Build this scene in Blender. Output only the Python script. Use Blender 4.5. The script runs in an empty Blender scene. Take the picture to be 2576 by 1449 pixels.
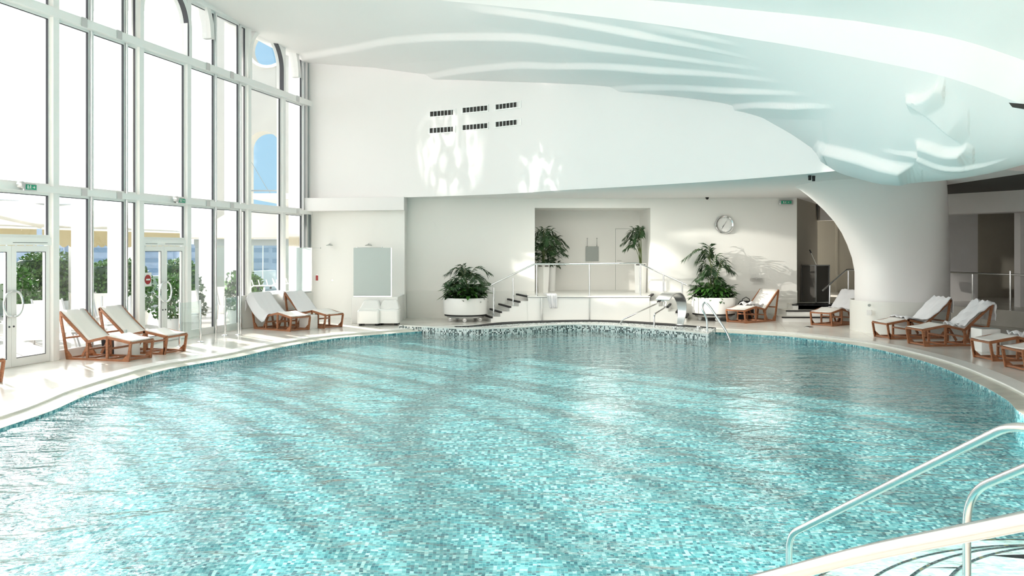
SUN_P = 13.0; SKY_P = 1.2; EXPO = 0.45; REF_P = 6500; WAT_P = 2600; GLOW = 24.0; SOF_P = 75
import bpy, bmesh, math, random
import numpy as np
from mathutils import Vector, Matrix
R = math.radians
PI = math.pi
SC = bpy.context.scene
COL = SC.collection
random.seed(7)
F = 2200.0           # focal length in photo pixels
EYE = 2.1            # eye height above the pool deck
HZ = 625.0           # horizon row

def fl(px, py, z=0.0):
    """point of a horizontal plane seen at a photo pixel"""
    Y = (EYE - z) * F / (py - HZ)
    return Vector(((px - 1288) / F * Y, Y, z))

def dp(px, py, Y):
    """point at distance Y"""
    return Vector(((px - 1288) / F * Y, Y, EYE - (py - HZ) / F * Y))

# ------------------------------------------------------------------ materials
def nt(name):
    m = bpy.data.materials.new(name); m.use_nodes = True
    t = m.node_tree
    for n in list(t.nodes): t.nodes.remove(n)
    return m, t, t.nodes.new('ShaderNodeOutputMaterial')

def mat(name, col, rough=0.5, metal=0.0, bump=0.0, bscale=20.0, var=0.0, vscale=3.0, spec=0.5, coat=0.0, stretch=None):
    m, t, out = nt(name)
    b = t.nodes.new('ShaderNodeBsdfPrincipled')
    b.inputs['Base Color'].default_value = (*col, 1)
    b.inputs['Roughness'].default_value = rough
    b.inputs['Metallic'].default_value = metal
    b.inputs['Specular IOR Level'].default_value = spec
    b.inputs['Coat Weight'].default_value = coat
    t.links.new(b.outputs[0], out.inputs[0])
    tc = t.nodes.new('ShaderNodeTexCoord')
    mp = t.nodes.new('ShaderNodeMapping')
    t.links.new(tc.outputs['Object'], mp.inputs[0])
    if stretch: mp.inputs['Scale'].default_value = stretch
    if var > 0:
        n = t.nodes.new('ShaderNodeTexNoise'); n.inputs['Scale'].default_value = vscale
        n.inputs['Detail'].default_value = 4
        t.links.new(mp.outputs[0], n.inputs[0])
        r = t.nodes.new('ShaderNodeValToRGB')
        r.color_ramp.elements[0].position = 0.3; r.color_ramp.elements[1].position = 0.7
        r.color_ramp.elements[0].color = (*[c * (1 - var) for c in col], 1)
        r.color_ramp.elements[1].color = (*[min(1, c * (1 + var * .6)) for c in col], 1)
        t.links.new(n.outputs[0], r.inputs[0]); t.links.new(r.outputs[0], b.inputs['Base Color'])
    if bump > 0:
        n = t.nodes.new('ShaderNodeTexNoise'); n.inputs['Scale'].default_value = bscale
        t.links.new(mp.outputs[0], n.inputs[0])
        bp = t.nodes.new('ShaderNodeBump'); bp.inputs['Strength'].default_value = bump
        bp.inputs['Distance'].default_value = 0.02
        t.links.new(n.outputs[0], bp.inputs['Height']); t.links.new(bp.outputs[0], b.inputs['Normal'])
    return m

def schlick(t, f0, normal=None):
    lw = t.nodes.new('ShaderNodeLayerWeight'); lw.inputs['Blend'].default_value = .5
    if normal is not None: t.links.new(normal, lw.inputs['Normal'])
    p = math_node(t, 'POWER', lw.outputs['Facing'], 5.0)
    return math_node(t, 'MULTIPLY_ADD', p, 1 - f0, f0)

def glass(name, tint=(0.96, 0.98, 0.98), refl=1.0, rough=0.0, milk=0.0):
    m, t, out = nt(name)
    tr = t.nodes.new('ShaderNodeBsdfTransparent'); tr.inputs[0].default_value = (*tint, 1)
    gl = t.nodes.new('ShaderNodeBsdfGlossy'); gl.inputs['Roughness'].default_value = rough
    gl.inputs[0].default_value = (refl, refl, refl, 1)
    mx = t.nodes.new('ShaderNodeMixShader')
    t.links.new(schlick(t, .035), mx.inputs[0]); t.links.new(tr.outputs[0], mx.inputs[1]); t.links.new(gl.outputs[0], mx.inputs[2])
    last = mx
    if milk > 0:
        df = t.nodes.new('ShaderNodeBsdfTranslucent'); df.inputs[0].default_value = (0.62, 0.68, 0.67, 1)
        d2 = t.nodes.new('ShaderNodeBsdfDiffuse'); d2.inputs[0].default_value = (0.86, 0.90, 0.89, 1)
        m1 = t.nodes.new('ShaderNodeMixShader'); t.links.new(df.outputs[0], m1.inputs[1]); t.links.new(d2.outputs[0], m1.inputs[2])
        m2 = t.nodes.new('ShaderNodeMixShader'); m2.inputs[0].default_value = milk
        t.links.new(mx.outputs[0], m2.inputs[1]); t.links.new(m1.outputs[0], m2.inputs[2]); last = m2
    t.links.new(last.outputs[0], out.inputs[0])
    return m

def math_node(t, op, a, b=None, c=None):
    n = t.nodes.new('ShaderNodeMath'); n.operation = op
    for i, v in enumerate((a, b, c)):
        if v is None: continue
        if isinstance(v, (int, float)): n.inputs[i].default_value = v
        else: t.links.new(v, n.inputs[i])
    return n.outputs[0]

def mosaic(name, scale, stops, rough=0.25, warp=0.0, grout=(0.55, 0.68, 0.68), gw=0.07):
    """small square tiles of random colour with grout lines"""
    m, t, out = nt(name)
    b = t.nodes.new('ShaderNodeBsdfPrincipled'); b.inputs['Roughness'].default_value = rough
    t.links.new(b.outputs[0], out.inputs[0])
    tc = t.nodes.new('ShaderNodeTexCoord')
    src = tc.outputs['Object']
    if warp > 0:
        n = t.nodes.new('ShaderNodeTexNoise'); n.inputs['Scale'].default_value = 2.2; n.inputs['Detail'].default_value = 2
        t.links.new(src, n.inputs[0])
        vs = t.nodes.new('ShaderNodeVectorMath'); vs.operation = 'SCALE'; vs.inputs['Scale'].default_value = warp
        t.links.new(n.outputs['Color'], vs.inputs[0])
        va = t.nodes.new('ShaderNodeVectorMath'); va.operation = 'ADD'
        t.links.new(src, va.inputs[0]); t.links.new(vs.outputs[0], va.inputs[1]); src = va.outputs[0]
    sc = t.nodes.new('ShaderNodeVectorMath'); sc.operation = 'SCALE'; sc.inputs['Scale'].default_value = scale
    t.links.new(src, sc.inputs[0])
    of = t.nodes.new('ShaderNodeVectorMath'); of.operation = 'ADD'; of.inputs[1].default_value = (.37, .37, .37)
    t.links.new(sc.outputs[0], of.inputs[0])
    flo = t.nodes.new('ShaderNodeVectorMath'); flo.operation = 'FLOOR'; t.links.new(of.outputs[0], flo.inputs[0])
    wn = t.nodes.new('ShaderNodeTexWhiteNoise'); wn.noise_dimensions = '3D'; t.links.new(flo.outputs[0], wn.inputs[0])
    r = t.nodes.new('ShaderNodeValToRGB'); r.color_ramp.interpolation = 'CONSTANT'
    while len(r.color_ramp.elements) < len(stops): r.color_ramp.elements.new(0.5)
    for e, (p, c) in zip(r.color_ramp.elements, stops): e.position = p; e.color = (*c, 1)
    t.links.new(wn.outputs['Value'], r.inputs[0])
    fr = t.nodes.new('ShaderNodeVectorMath'); fr.operation = 'FRACTION'; t.links.new(of.outputs[0], fr.inputs[0])
    sp = t.nodes.new('ShaderNodeSeparateXYZ'); t.links.new(fr.outputs[0], sp.inputs[0])
    g = math_node(t, 'MINIMUM', sp.outputs[0], sp.outputs[1])
    g = math_node(t, 'LESS_THAN', g, gw)
    mx = t.nodes.new('ShaderNodeMix'); mx.data_type = 'RGBA'
    t.links.new(g, mx.inputs[0]); t.links.new(r.outputs[0], mx.inputs[6]); mx.inputs[7].default_value = (*grout, 1)
    t.links.new(mx.outputs[2], b.inputs['Base Color'])
    return m

def floor_mat(name, col, joint, size, rough=0.18):
    m, t, out = nt(name)
    b = t.nodes.new('ShaderNodeBsdfPrincipled'); b.inputs['Roughness'].default_value = rough
    t.links.new(b.outputs[0], out.inputs[0])
    tc = t.nodes.new('ShaderNodeTexCoord')
    br = t.nodes.new('ShaderNodeTexBrick'); br.offset = 0.0
    br.inputs['Scale'].default_value = 1.0; br.inputs['Brick Width'].default_value = size; br.inputs['Row Height'].default_value = size
    br.inputs['Mortar Size'].default_value = 0.006
    br.inputs['Color1'].default_value = (*col, 1); br.inputs['Color2'].default_value = (*[c * .97 for c in col], 1)
    br.inputs['Mortar'].default_value = (*joint, 1)
    mp = t.nodes.new('ShaderNodeMapping'); mp.inputs['Rotation'].default_value = (0, 0, R(13))
    t.links.new(tc.outputs['Object'], mp.inputs[0]); t.links.new(mp.outputs[0], br.inputs[0])
    n = t.nodes.new('ShaderNodeTexNoise'); n.inputs['Scale'].default_value = 1.3; n.inputs['Detail'].default_value = 6
    t.links.new(tc.outputs['Object'], n.inputs[0])
    rr = t.nodes.new('ShaderNodeValToRGB'); rr.color_ramp.elements[0].color = (.88, .875, .86, 1); rr.color_ramp.elements[1].color = (1, 1, 1, 1)
    rr.color_ramp.elements[0].position = .35; rr.color_ramp.elements[1].position = .6
    t.links.new(n.outputs[0], rr.inputs[0])
    mx = t.nodes.new('ShaderNodeMix'); mx.data_type = 'RGBA'; mx.blend_type = 'MULTIPLY'; mx.inputs[0].default_value = 1
    t.links.new(br.outputs[0], mx.inputs[6]); t.links.new(rr.outputs[0], mx.inputs[7])
    t.links.new(mx.outputs[2], b.inputs['Base Color'])
    return m

def water_mat():
    m, t, out = nt('pool_water')
    tc = t.nodes.new('ShaderNodeTexCoord')
    def noise(scale, st, det=2.0, dist=0.0):
        mp = t.nodes.new('ShaderNodeMapping'); mp.inputs['Scale'].default_value = st
        t.links.new(tc.outputs['Object'], mp.inputs[0])
        n = t.nodes.new('ShaderNodeTexNoise'); n.inputs['Scale'].default_value = scale; n.inputs['Detail'].default_value = det
        n.inputs['Distortion'].default_value = dist
        t.links.new(mp.outputs[0], n.inputs[0]); return n.outputs[0]
    a = noise(1.5, (1, 1.5, 1), 2.0, .6); c = noise(6.0, (1, 1.7, 1), 3.0, .4); d = noise(22.0, (1, 1.4, 1), 2.0)
    h = math_node(t, 'MULTIPLY', a, 1.0)
    h = math_node(t, 'MULTIPLY_ADD', c, 0.30, h)
    h = math_node(t, 'MULTIPLY_ADD', d, 0.07, h)
    bp = t.nodes.new('ShaderNodeBump'); bp.inputs['Strength'].default_value = 1.0; bp.inputs['Distance'].default_value = WATER_BUMP
    t.links.new(h, bp.inputs['Height'])
    tr = t.nodes.new('ShaderNodeBsdfTransparent'); tr.inputs[0].default_value = (.86, .975, .98, 1)
    gl = t.nodes.new('ShaderNodeBsdfGlossy'); gl.inputs['Roughness'].default_value = 0.04
    t.links.new(bp.outputs[0], gl.inputs['Normal'])
    mx = t.nodes.new('ShaderNodeMixShader')
    t.links.new(schlick(t, .022, bp.outputs[0]), mx.inputs[0]); t.links.new(tr.outputs[0], mx.inputs[1]); t.links.new(gl.outputs[0], mx.inputs[2])
    t.links.new(mx.outputs[0], out.inputs[0])
    return m
WATER_BUMP = 0.06

M = {}
M['plaster'] = mat('white_plaster', (.86, .84, .83), .7, bump=.03, bscale=40)
M['ceil'] = mat('ceiling_plaster', (.82, .80, .795), .6)
M['wall'] = mat('cream_wall', (.86, .855, .82), .45)
M['wall2'] = mat('stone_dado', (.80, .80, .76), .3)
M['white'] = mat('white_lacquer', (.88, .88, .86), .25, coat=.4)
M['frame'] = mat('white_aluminium', (.90, .895, .88), .4)
M['gasket'] = mat('black_gasket', (.06, .06, .07), .6)
M['chrome'] = mat('chrome', (.82, .83, .84), .12, 1.0)
M['rail_steel'] = mat('satin_rail_steel', (.50, .49, .48), .20, 1.0)
M['steel'] = mat('brushed_steel', (.62, .63, .63), .28, 1.0)
M['mirror'] = mat('mirror_cladding', (.95, .95, .94), .05, .85, bump=.12, bscale=1.6, stretch=(1, 1, .5))
M['wood'] = mat('orange_brown_wood', (.34, .135, .06), .4, var=.35, vscale=9, stretch=(1, 6, 6))
M['canvas'] = mat('off_white_canvas', (.84, .82, .78), .8, bump=.1, bscale=200)
M['towel'] = mat('white_towelling', (.86, .86, .88), .95, bump=.5, bscale=120)
M['black'] = mat('black_trim', (.012, .012, .013), .7)
M['dark'] = mat('flat_dark', (.03, .028, .026), .8)
M['brown'] = mat('dark_brown_panel', (.055, .05, .043), .7)
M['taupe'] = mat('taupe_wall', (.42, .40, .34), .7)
M['red'] = mat('red_plastic', (.35, .02, .02), .4)
M['green'] = mat('green_sign', (.02, .35, .2), .4)
M['greyp'] = mat('grey_panel', (.36, .39, .37), .3)
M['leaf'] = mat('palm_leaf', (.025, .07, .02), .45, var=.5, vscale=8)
M['leaf2'] = mat('broad_leaf', (.05, .15, .025), .4, var=.6, vscale=7)
M['stem'] = mat('plant_stem', (.10, .14, .04), .6)
M['soil'] = mat('dark_soil', (.03, .02, .015), .95)
M['glass'] = glass('window_glass', (.97, .98, .98), .9)
M['rail_glass'] = glass('clear_glass_panel', (.90, .95, .94), 1.0)
M['frost'] = glass('frosted_glass', (.85, .92, .91), .8, .2, milk=.8)
M['floor'] = floor_mat('marble_floor', (.80, .775, .72), (.60, .57, .52), 1.8)
M['coping'] = mat('pale_stone_coping', (.83, .83, .79), .35, var=.05, vscale=2)
M['wet'] = mat('wet_channel_stone', (.62, .62, .54), .2, var=.1, vscale=4)
M['pool'] = mosaic('turquoise_mosaic', 27.0, [(0, (.03, .17, .22)), (.16, (.07, .31, .36)), (.42, (.14, .44, .49)), (.68, (.28, .60, .63)), (.88, (.55, .80, .80))], warp=.10, grout=(.30, .56, .58))
M['poolstep'] = mosaic('pale_mosaic', 22.0, [(0, (.62, .84, .82)), (.4, (.74, .90, .87)), (.8, (.84, .95, .92))], warp=.03, grout=(.8, .9, .88))
M['rim'] = mosaic('black_white_mosaic', 30.0, [(0, (.05, .07, .07)), (.42, (.80, .84, .82)), (.75, (.35, .45, .45)), (.85, (.9, .92, .9))], grout=(.7, .74, .72), gw=.1)
M['nosing'] = mosaic('dark_mosaic_line', 22.0, [(0, (.02, .03, .04)), (.75, (.10, .12, .14)), (.9, (.25, .2, .08))], grout=(.2, .25, .25))
M['water'] = water_mat()
M['stonefac'] = mat('cream_facade', (.60, .57, .50), .8, var=.06, vscale=1)
M['awn'] = mat('cream_awning', (.66, .60, .48), .8)
M['valance'] = mat('shaded_valance', (.46, .38, .22), .8)  # awning cloth darkened, its shade put into the colour
M['hedge'] = mat('hedge_leaves', (.12, .24, .07), .7, var=.6, vscale=6)
M['terrace'] = mat('terrace_paving', (.46, .45, .42), .7, var=.1)
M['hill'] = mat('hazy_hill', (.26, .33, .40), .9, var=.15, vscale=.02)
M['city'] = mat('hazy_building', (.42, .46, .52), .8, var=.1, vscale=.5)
M['wicker'] = mat('grey_outdoor_metal', (.5, .5, .5), .4, .6)
M['greyframe'] = mat('grey_frame', (.33, .37, .38), .5)

# ------------------------------------------------------------------ objects
def tag(o, label=None, cat=None, group=None, kind=None):
    if label: o['label'] = label
    if cat: o['category'] = cat
    if group: o['group'] = group
    if kind: o['kind'] = kind
    return o

def thing(name, label, cat, loc=(0, 0, 0), rz=0.0, group=None):
    o = bpy.data.objects.new(name, None); COL.objects.link(o)
    o.empty_display_size = .1
    o.location = loc; o.rotation_euler = (0, 0, rz)
    return tag(o, label, cat, group)

def copy_tree(o, parent=None):
    c = o.copy(); COL.objects.link(c); c.parent = parent
    for ch in list(o.children): copy_tree(ch, c)
    return c

class MB:
    def __init__(self): self.v = []; self.f = []; self.sm = []
    def add(self, vs, fs, smooth=False):
        b = len(self.v); self.v += [tuple(p) for p in vs]
        for f in fs: self.f.append(tuple(i + b for i in f)); self.sm.append(smooth)
        return self
    def box(self, a, b):
        x0, y0, z0 = a; x1, y1, z1 = b
        vs = [(x0, y0, z0), (x1, y0, z0), (x1, y1, z0), (x0, y1, z0), (x0, y0, z1), (x1, y0, z1), (x1, y1, z1), (x0, y1, z1)]
        return self.add(vs, [(0, 3, 2, 1), (4, 5, 6, 7), (0, 1, 5, 4), (1, 2, 6, 5), (2, 3, 7, 6), (3, 0, 4, 7)])
    def rbox(self, a, b, r=.04, n=3):
        """box with rounded vertical and top edges"""
        x0, y0, z0 = a; x1, y1, z1 = b
        rings = [(z0, 0)] + [(z1 - r + r * math.sin(k / n * PI / 2), r * (1 - math.cos(k / n * PI / 2))) for k in range(n + 1)]
        vs = []; m = 4 * (n + 1)
        for z, ins in rings:
            rr = max(r - ins * .0, .002)
            for ci, (cx, cy, a0) in enumerate([(x1, y1, 0), (x0, y1, 90), (x0, y0, 180), (x1, y0, 270)]):
                sx = -1 if cx == x1 else 1; sy = -1 if cy == y1 else 1
                for k in range(n + 1):
                    an = R(a0 + 90 * k / n)
                    vs.append((cx + sx * (rr + ins) + rr * math.cos(an), cy + sy * (rr + ins) + rr * math.sin(an), z))
        fs = []
        for i in range(len(rings) - 1):
            for k in range(m): fs.append((i * m + k, i * m + (k + 1) % m, (i + 1) * m + (k + 1) % m, (i + 1) * m + k))
        fs.append(tuple(reversed(range(m)))); fs.append(tuple(range((len(rings) - 1) * m, len(rings) * m)))
        return self.add(vs, fs, True)
    def beam(self, p, q, w, h, up=(0, 0, 1)):
        """rectangular bar from p to q"""
        p = Vector(p); q = Vector(q); d = (q - p).normalized(); up = Vector(up)
        s = d.cross(up)
        if s.length < 1e-4: s = d.cross(Vector((1, 0, 0)))
        s.normalize(); u = s.cross(d)
        vs = []
        for c in (p, q):
            for a, b in ((-1, -1), (1, -1), (1, 1), (-1, 1)): vs.append(c + s * a * w / 2 + u * b * h / 2)
        return self.add(vs, [(0, 1, 2, 3), (7, 6, 5, 4), (0, 4, 5, 1), (1, 5, 6, 2), (2, 6, 7, 3), (3, 7, 4, 0)])
    def tube(self, pts, r, n=10, closed=False, taper=None):
        pts = [Vector(p) for p in pts]
        N = len(pts); vs = []; ref = None
        for i, p in enumerate(pts):
            if closed: d = pts[(i + 1) % N] - pts[i - 1]
            else: d = pts[min(i + 1, N - 1)] - pts[max(i - 1, 0)]
            d.normalize()
            if ref is None:
                ref = Vector((0, 0, 1)) if abs(d.z) < .9 else Vector((1, 0, 0))
            s = d.cross(ref); s.normalize(); u = s.cross(d); ref = u
            rr = r if taper is None else r * (1 + (taper - 1) * i / (N - 1))
            for k in range(n):
                an = 2 * PI * k / n; vs.append(p + s * rr * math.cos(an) + u * rr * math.sin(an))
        fs = []
        for i in range(N if closed else N - 1):
            for k in range(n):
                j = (i + 1) % N
                fs.append((i * n + k, i * n + (k + 1) % n, j * n + (k + 1) % n, j * n + k))
        if not closed: fs.append(tuple(reversed(range(n)))); fs.append(tuple(range((N - 1) * n, N * n)))
        return self.add(vs, fs, True)
    def lathe(self, prof, n=40, c=(0, 0, 0), ax='z', cap=True):
        vs = []; fs = []
        for r, z in prof:
            for k in range(n):
                an = 2 * PI * k / n
                a, b = r * math.cos(an), r * math.sin(an)
                vs.append((c[0] + a, c[1] + b, c[2] + z) if ax == 'z' else (c[0] + a, c[1] - z, c[2] + b))
        for i in range(len(prof) - 1):
            for k in range(n): fs.append((i * n + k, i * n + (k + 1) % n, (i + 1) * n + (k + 1) % n, (i + 1) * n + k))
        if cap: fs.append(tuple(reversed(range(n)))); fs.append(tuple(range((len(prof) - 1) * n, len(prof) * n)))
        return self.add(vs, fs, True)
    def prism(self, poly, h0, h1, plane='xy', top=True):
        """extrude a polygon; plane xy along z, xz along y"""
        n = len(poly)
        g = (lambda p, h: (p[0], p[1], h)) if plane == 'xy' else (lambda p, h: (p[0], h, p[1]))
        vs = [g(p, h0) for p in poly] + [g(p, h1) for p in poly]
        fs = [tuple(reversed(range(n))), tuple(range(n, 2 * n))]
        fs += [(k, (k + 1) % n, n + (k + 1) % n, n + k) for k in range(n)]
        return self.add(vs, fs)
    def grid(self, rows, smooth=True, closed=False):
        n = len(rows[0]); vs = [p for r in rows for p in r]; fs = []
        for i in range(len(rows) - 1):
            for k in range(n if closed else n - 1):
                fs.append((i * n + k, i * n + (k + 1) % n, (i + 1) * n + (k + 1) % n, (i + 1) * n + k))
        return self.add(vs, fs, smooth)
    def sphere(self, c, r, n=12, sz=1.0):
        prof = [(max(r * math.sin(PI * k / n), .0005), -r * sz * math.cos(PI * k / n)) for k in range(n + 1)]
        return self.lathe(prof, n * 2, c)
    def build(self, name, m, parent=None, fix=True, solid=0.0, bevel=0.0, sharp=None):
        me = bpy.data.meshes.new(name); me.from_pydata(self.v, [], self.f); me.update()
        me.polygons.foreach_set('use_smooth', self.sm)
        if fix:
            bm = bmesh.new(); bm.from_mesh(me); bmesh.ops.recalc_face_normals(bm, faces=bm.faces); bm.to_mesh(me); bm.free()
        if any(self.sm):
            try: me.set_sharp_from_angle(angle=R(sharp or 42))
            except Exception: pass
        if m: me.materials.append(m)
        o = bpy.data.objects.new(name, me); COL.objects.link(o)
        if parent is not None: o.parent = parent
        if bevel:
            b = o.modifiers.new('bevel', 'BEVEL'); b.width = bevel; b.segments = 2; b.limit_method = 'ANGLE'
        if solid:
            s = o.modifiers.new('solid', 'SOLIDIFY'); s.thickness = solid; s.offset = 0
        return o

def struct(mb, name, m, parent=None, **k):
    o = mb.build(name, m, parent, **k)
    if parent is None: o['kind'] = 'structure'
    return o

def spline(pts, n=8, closed=False):
    """Catmull-Rom through points"""
    P = [Vector(p) for p in pts]; N = len(P); out = []
    for i in range(N if closed else N - 1):
        p1 = P[i]; p2 = P[(i + 1) % N]
        p0 = P[i - 1] if (closed or i > 0) else p1
        p3 = P[(i + 2) % N] if (closed or i + 2 < N) else p2
        for k in range(n):
            t = k / n
            out.append(.5 * ((2 * p1) + (p2 - p0) * t + (2 * p0 - 5 * p1 + 4 * p2 - p3) * t * t + (3 * p1 - p0 - 3 * p2 + p3) * t ** 3))
    if not closed: out.append(P[-1].copy())
    return out

def rounded(pts, r=.1, n=5):
    """polyline with rounded corners"""
    P = [Vector(p) for p in pts]; out = [P[0]]
    for i in range(1, len(P) - 1):
        a = (P[i - 1] - P[i]); b = (P[i + 1] - P[i]); ra = min(r, a.length * .45, b.length * .45)
        a = P[i] + a.normalized() * ra; b = P[i] + b.normalized() * ra
        for k in range(n + 1):
            t = k / n; out.append(a * (1 - t) ** 2 + P[i] * 2 * t * (1 - t) + b * t * t)
    out.append(P[-1]); return out

# ------------------------------------------------------------------ camera
cam = bpy.data.cameras.new('camera'); co = bpy.data.objects.new('camera', cam); COL.objects.link(co)
co.location = (0, 0, EYE); co.rotation_euler = (R(90), 0, 0)
cam.sensor_fit = 'HORIZONTAL'; cam.sensor_width = 36; cam.lens = 36 * F / 2576
cam.shift_y = -(724.5 - HZ) / 2576
cam.clip_end = 2000
SC.camera = co
SC.view_settings.view_transform = 'Standard'; SC.view_settings.look = 'None'
SC.view_settings.gamma = 1; SC.view_settings.use_curve_mapping = False
# ------------------------------------------------------------------ pool, deck
WZ = -0.08
left_edge = [fl(0, 1085, WZ), fl(129, 1040, WZ), fl(235, 993, WZ), fl(368, 949, WZ), fl(446, 929, WZ), fl(600, 902, WZ), fl(705, 878, WZ), fl(833, 856, WZ), fl(940, 846, WZ)]
right_edge = [fl(1900, 845, WZ), fl(2000, 852, WZ), fl(2170, 875, WZ), fl(2330, 915, WZ), fl(2450, 965, WZ), fl(2530, 1010, WZ), fl(2576, 1050, WZ)]
back_edge = [Vector((-1.9, 23.0, WZ)), Vector((0.2, 23.9, WZ)), Vector((2.2, 24.0, WZ)), Vector((4.3, 23.0, WZ))]
front_edge = [Vector((6.35, 9.6, WZ)), Vector((6.3, 7.6, WZ)), Vector((5.9, 5.5, WZ)), Vector((4.6, 4.2, WZ)), Vector((2.2, 3.9, WZ)), Vector((-.8, 4.0, WZ)), Vector((-3.6, 4.9, WZ)), Vector((-5.4, 6.7, WZ)), Vector((-6.05, 8.8, WZ))]
pool = spline(left_edge + back_edge + right_edge + front_edge, 6, True)
NP = len(pool)
CEN = Vector((.6, 14, 0))

def off(pts, d):
    """offset a closed loop outward in plan"""
    out = []
    n = len(pts)
    for i, p in enumerate(pts):
        t = pts[(i + 1) % n] - pts[i - 1]; t.z = 0; t.normalize()
        nn = Vector((t.y, -t.x, 0))
        if nn.dot(p - CEN) < 0: nn = -nn
        out.append(p + nn * d)
    return out
def atz(pts, z): return [Vector((p.x, p.y, z)) for p in pts]

# water surface
mb = MB(); mb.add([(p.x, p.y, WZ) for p in off(pool, .02)], [tuple(range(NP))])
w = mb.build('pool_water', M['water'])
tag(w, 'rippled clear turquoise water filling the big curved indoor pool', 'water', kind='stuff')
# basin
def depth(y):
    k = max(0, min(1, (13.5 - y) / 7)); k = k * k * (3 - 2 * k); return WZ - (.16 + .95 * k)
mb = MB(); d = -1.25
ins = off(pool, -.03)
rows = [atz(pool, WZ + .03), [Vector((p.x, p.y, depth(p.y))) for p in ins]]
for k in range(1, 13):
    q = 1 - k / 12.001; rows.append([Vector((CEN.x + (p.x - CEN.x) * q, CEN.y + (p.y - CEN.y) * q, 0)) for p in ins])
    for v in rows[-1]: v.z = depth(v.y)
mb.grid(rows, False, True)
struct(mb, 'pool_basin', M['pool'], fix=False)
# overflow channel + coping ring
mb = MB(); o1 = off(pool, .26); o2 = off(pool, .30); o3 = off(pool, .62)
mb.grid([atz(pool, WZ + .03), atz(pool, WZ + .035), atz(o1, WZ + .05), atz(o2, -.02)], False, True)
struct(mb, 'pool_overflow_channel', M['wet'], fix=False)
mb = MB(); mb.grid([atz(o2, -.2), atz(o2, .004), atz(o3, .004), atz(o3, -.05)], False, True)
struct(mb, 'pool_coping', M['coping'], fix=False)
# deck: radial ring out to a rectangle
def rect_hit(p, c, x0, x1, y0, y1):
    d = (p - c); d.z = 0; k = 1e9
    if d.x > 0: k = min(k, (x1 - c.x) / d.x)
    if d.x < 0: k = min(k, (x0 - c.x) / d.x)
    if d.y > 0: k = min(k, (y1 - c.y) / d.y)
    if d.y < 0: k = min(k, (y0 - c.y) / d.y)
    gl = d.x - .233 * d.y                       # stop at the line of the glass wall
    if gl < 0: k = min(k, (-8.97 + .233 * (c.y - 15.45) - c.x) / gl)
    return c + d * k
outr = [rect_hit(p, CEN, -13.5, 20, -4.2, 34) for p in o3]
mb = MB(); mb.grid([atz(o3, 0), atz(outr, 0)], False, True)
# the four corners the ring cuts off
for cx in (20,):
    for cy in (-4.2, 34):
        a = max((p for p in outr if abs(p.x - cx) < 1e-3), key=lambda p: -abs(p.y - cy), default=None)
        b = max((p for p in outr if abs(p.y - cy) < 1e-3), key=lambda p: -abs(p.x - cx), default=None)
        if a and b: mb.add([(a.x, a.y, 0), (cx, cy, 0), (b.x, b.y, 0)], [(0, 1, 2)])
# the two corners on the glass side
gx = lambda y: -8.97 + .233 * (y - 15.45)
for cy in (-4.2, 34):
    side = [p for p in outr if abs(p.x - gx(p.y)) < .02]; flat = [p for p in outr if abs(p.y - cy) < 1e-3]
    a = min(side, key=lambda p: abs(p.y - cy)); b = min(flat, key=lambda p: p.x)
    mb.add([(a.x, a.y, 0), (gx(cy), cy, 0), (b.x, b.y, 0)], [(0, 1, 2)])
struct(mb, 'floor', M['floor'])

# submerged entry steps, right foreground
sc = Vector((4.6, 5.3, 0))
def clip_in(p):   # keep the steps inside the pool
    return p
for i, (r, z) in enumerate([(2.82, -.60), (2.38, -.50), (2.08, -.40), (1.78, -.30), (1.3, -.2)]):
    mb = MB(); arc = [(sc.x + r * math.cos(a), sc.y + r * math.sin(a)) for a in [R(k * 6) for k in range(0, 33)]]
    arc2 = [(sc.x + (r) * math.cos(a), sc.y + (r) * math.sin(a)) for a in [R(k * 6) for k in range(33, 60)]]
    # lower half follows the pool wall
    poly = [(x, y) for x, y in arc if x < 6.25 and y > 4.3] + [(2.0 + .15 * i, 4.15), (4.4, 4.15), (5.85, 5.6), (6.2, 7.0)]
    mb.prism(poly, -1.24, z)
    struct(mb, 'pool_step', M['poolstep'])
    mb = MB(); lin = [Vector((sc.x + (r - .02) * math.cos(a), sc.y + (r - .02) * math.sin(a), 0)) for a in [R(k * 3) for k in range(15, 66)]]
    lo = [Vector((sc.x + (r + .004) * math.cos(a), sc.y + (r + .004) * math.sin(a), 0)) for a in [R(k * 3) for k in range(15, 66)]]
    lin2 = [(p, q) for p, q in zip(lin, lo) if q.x < 6.25 and q.y > 4.4]
    mb.grid([[(p.x, p.y, z + .003) for p, q in lin2], [(q.x, q.y, z + .003) for p, q in lin2], [(q.x, q.y, z - .03) for p, q in lin2]], False)
    struct(mb, 'pool_step_nosing', M['nosing'], fix=False)

# raised mosaic spa ledge at the far side
lf = [fl(1010, 820, .06), fl(1118, 826, .06), fl(1194, 829, .06), fl(1300, 822, .1), fl(1383, 816, .1), fl(1460, 814, .1), fl(1548, 817, .1), fl(1645, 825, .1), fl(1725, 832, .1), fl(1782, 838, .1)]
lfs = spline([Vector((p.x, p.y, 0)) for p in lf[2:]], 5)
lfa = [Vector((p.x, p.y, 0)) for p in lf[:2]] + lfs
lb = spline([fl(1003, 818, .08), fl(1100, 821, .08), fl(1180, 822, .08), fl(1300, 814, .08), fl(1450, 809.5, .08), fl(1560, 811.5, .08), fl(1700, 820.5, .08), fl(1800, 826, .08)], 6)
def resamp(pts, n):
    L = [0]
    for a, b in zip(pts, pts[1:]): L.append(L[-1] + (b - a).length)
    out = []
    for k in range(n):
        s = L[-1] * k / (n - 1); i = 0
        while i < len(L) - 2 and L[i + 1] < s: i += 1
        t = (s - L[i]) / max(L[i + 1] - L[i], 1e-6); out.append(pts[i].lerp(pts[i + 1], t))
    return out
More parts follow.
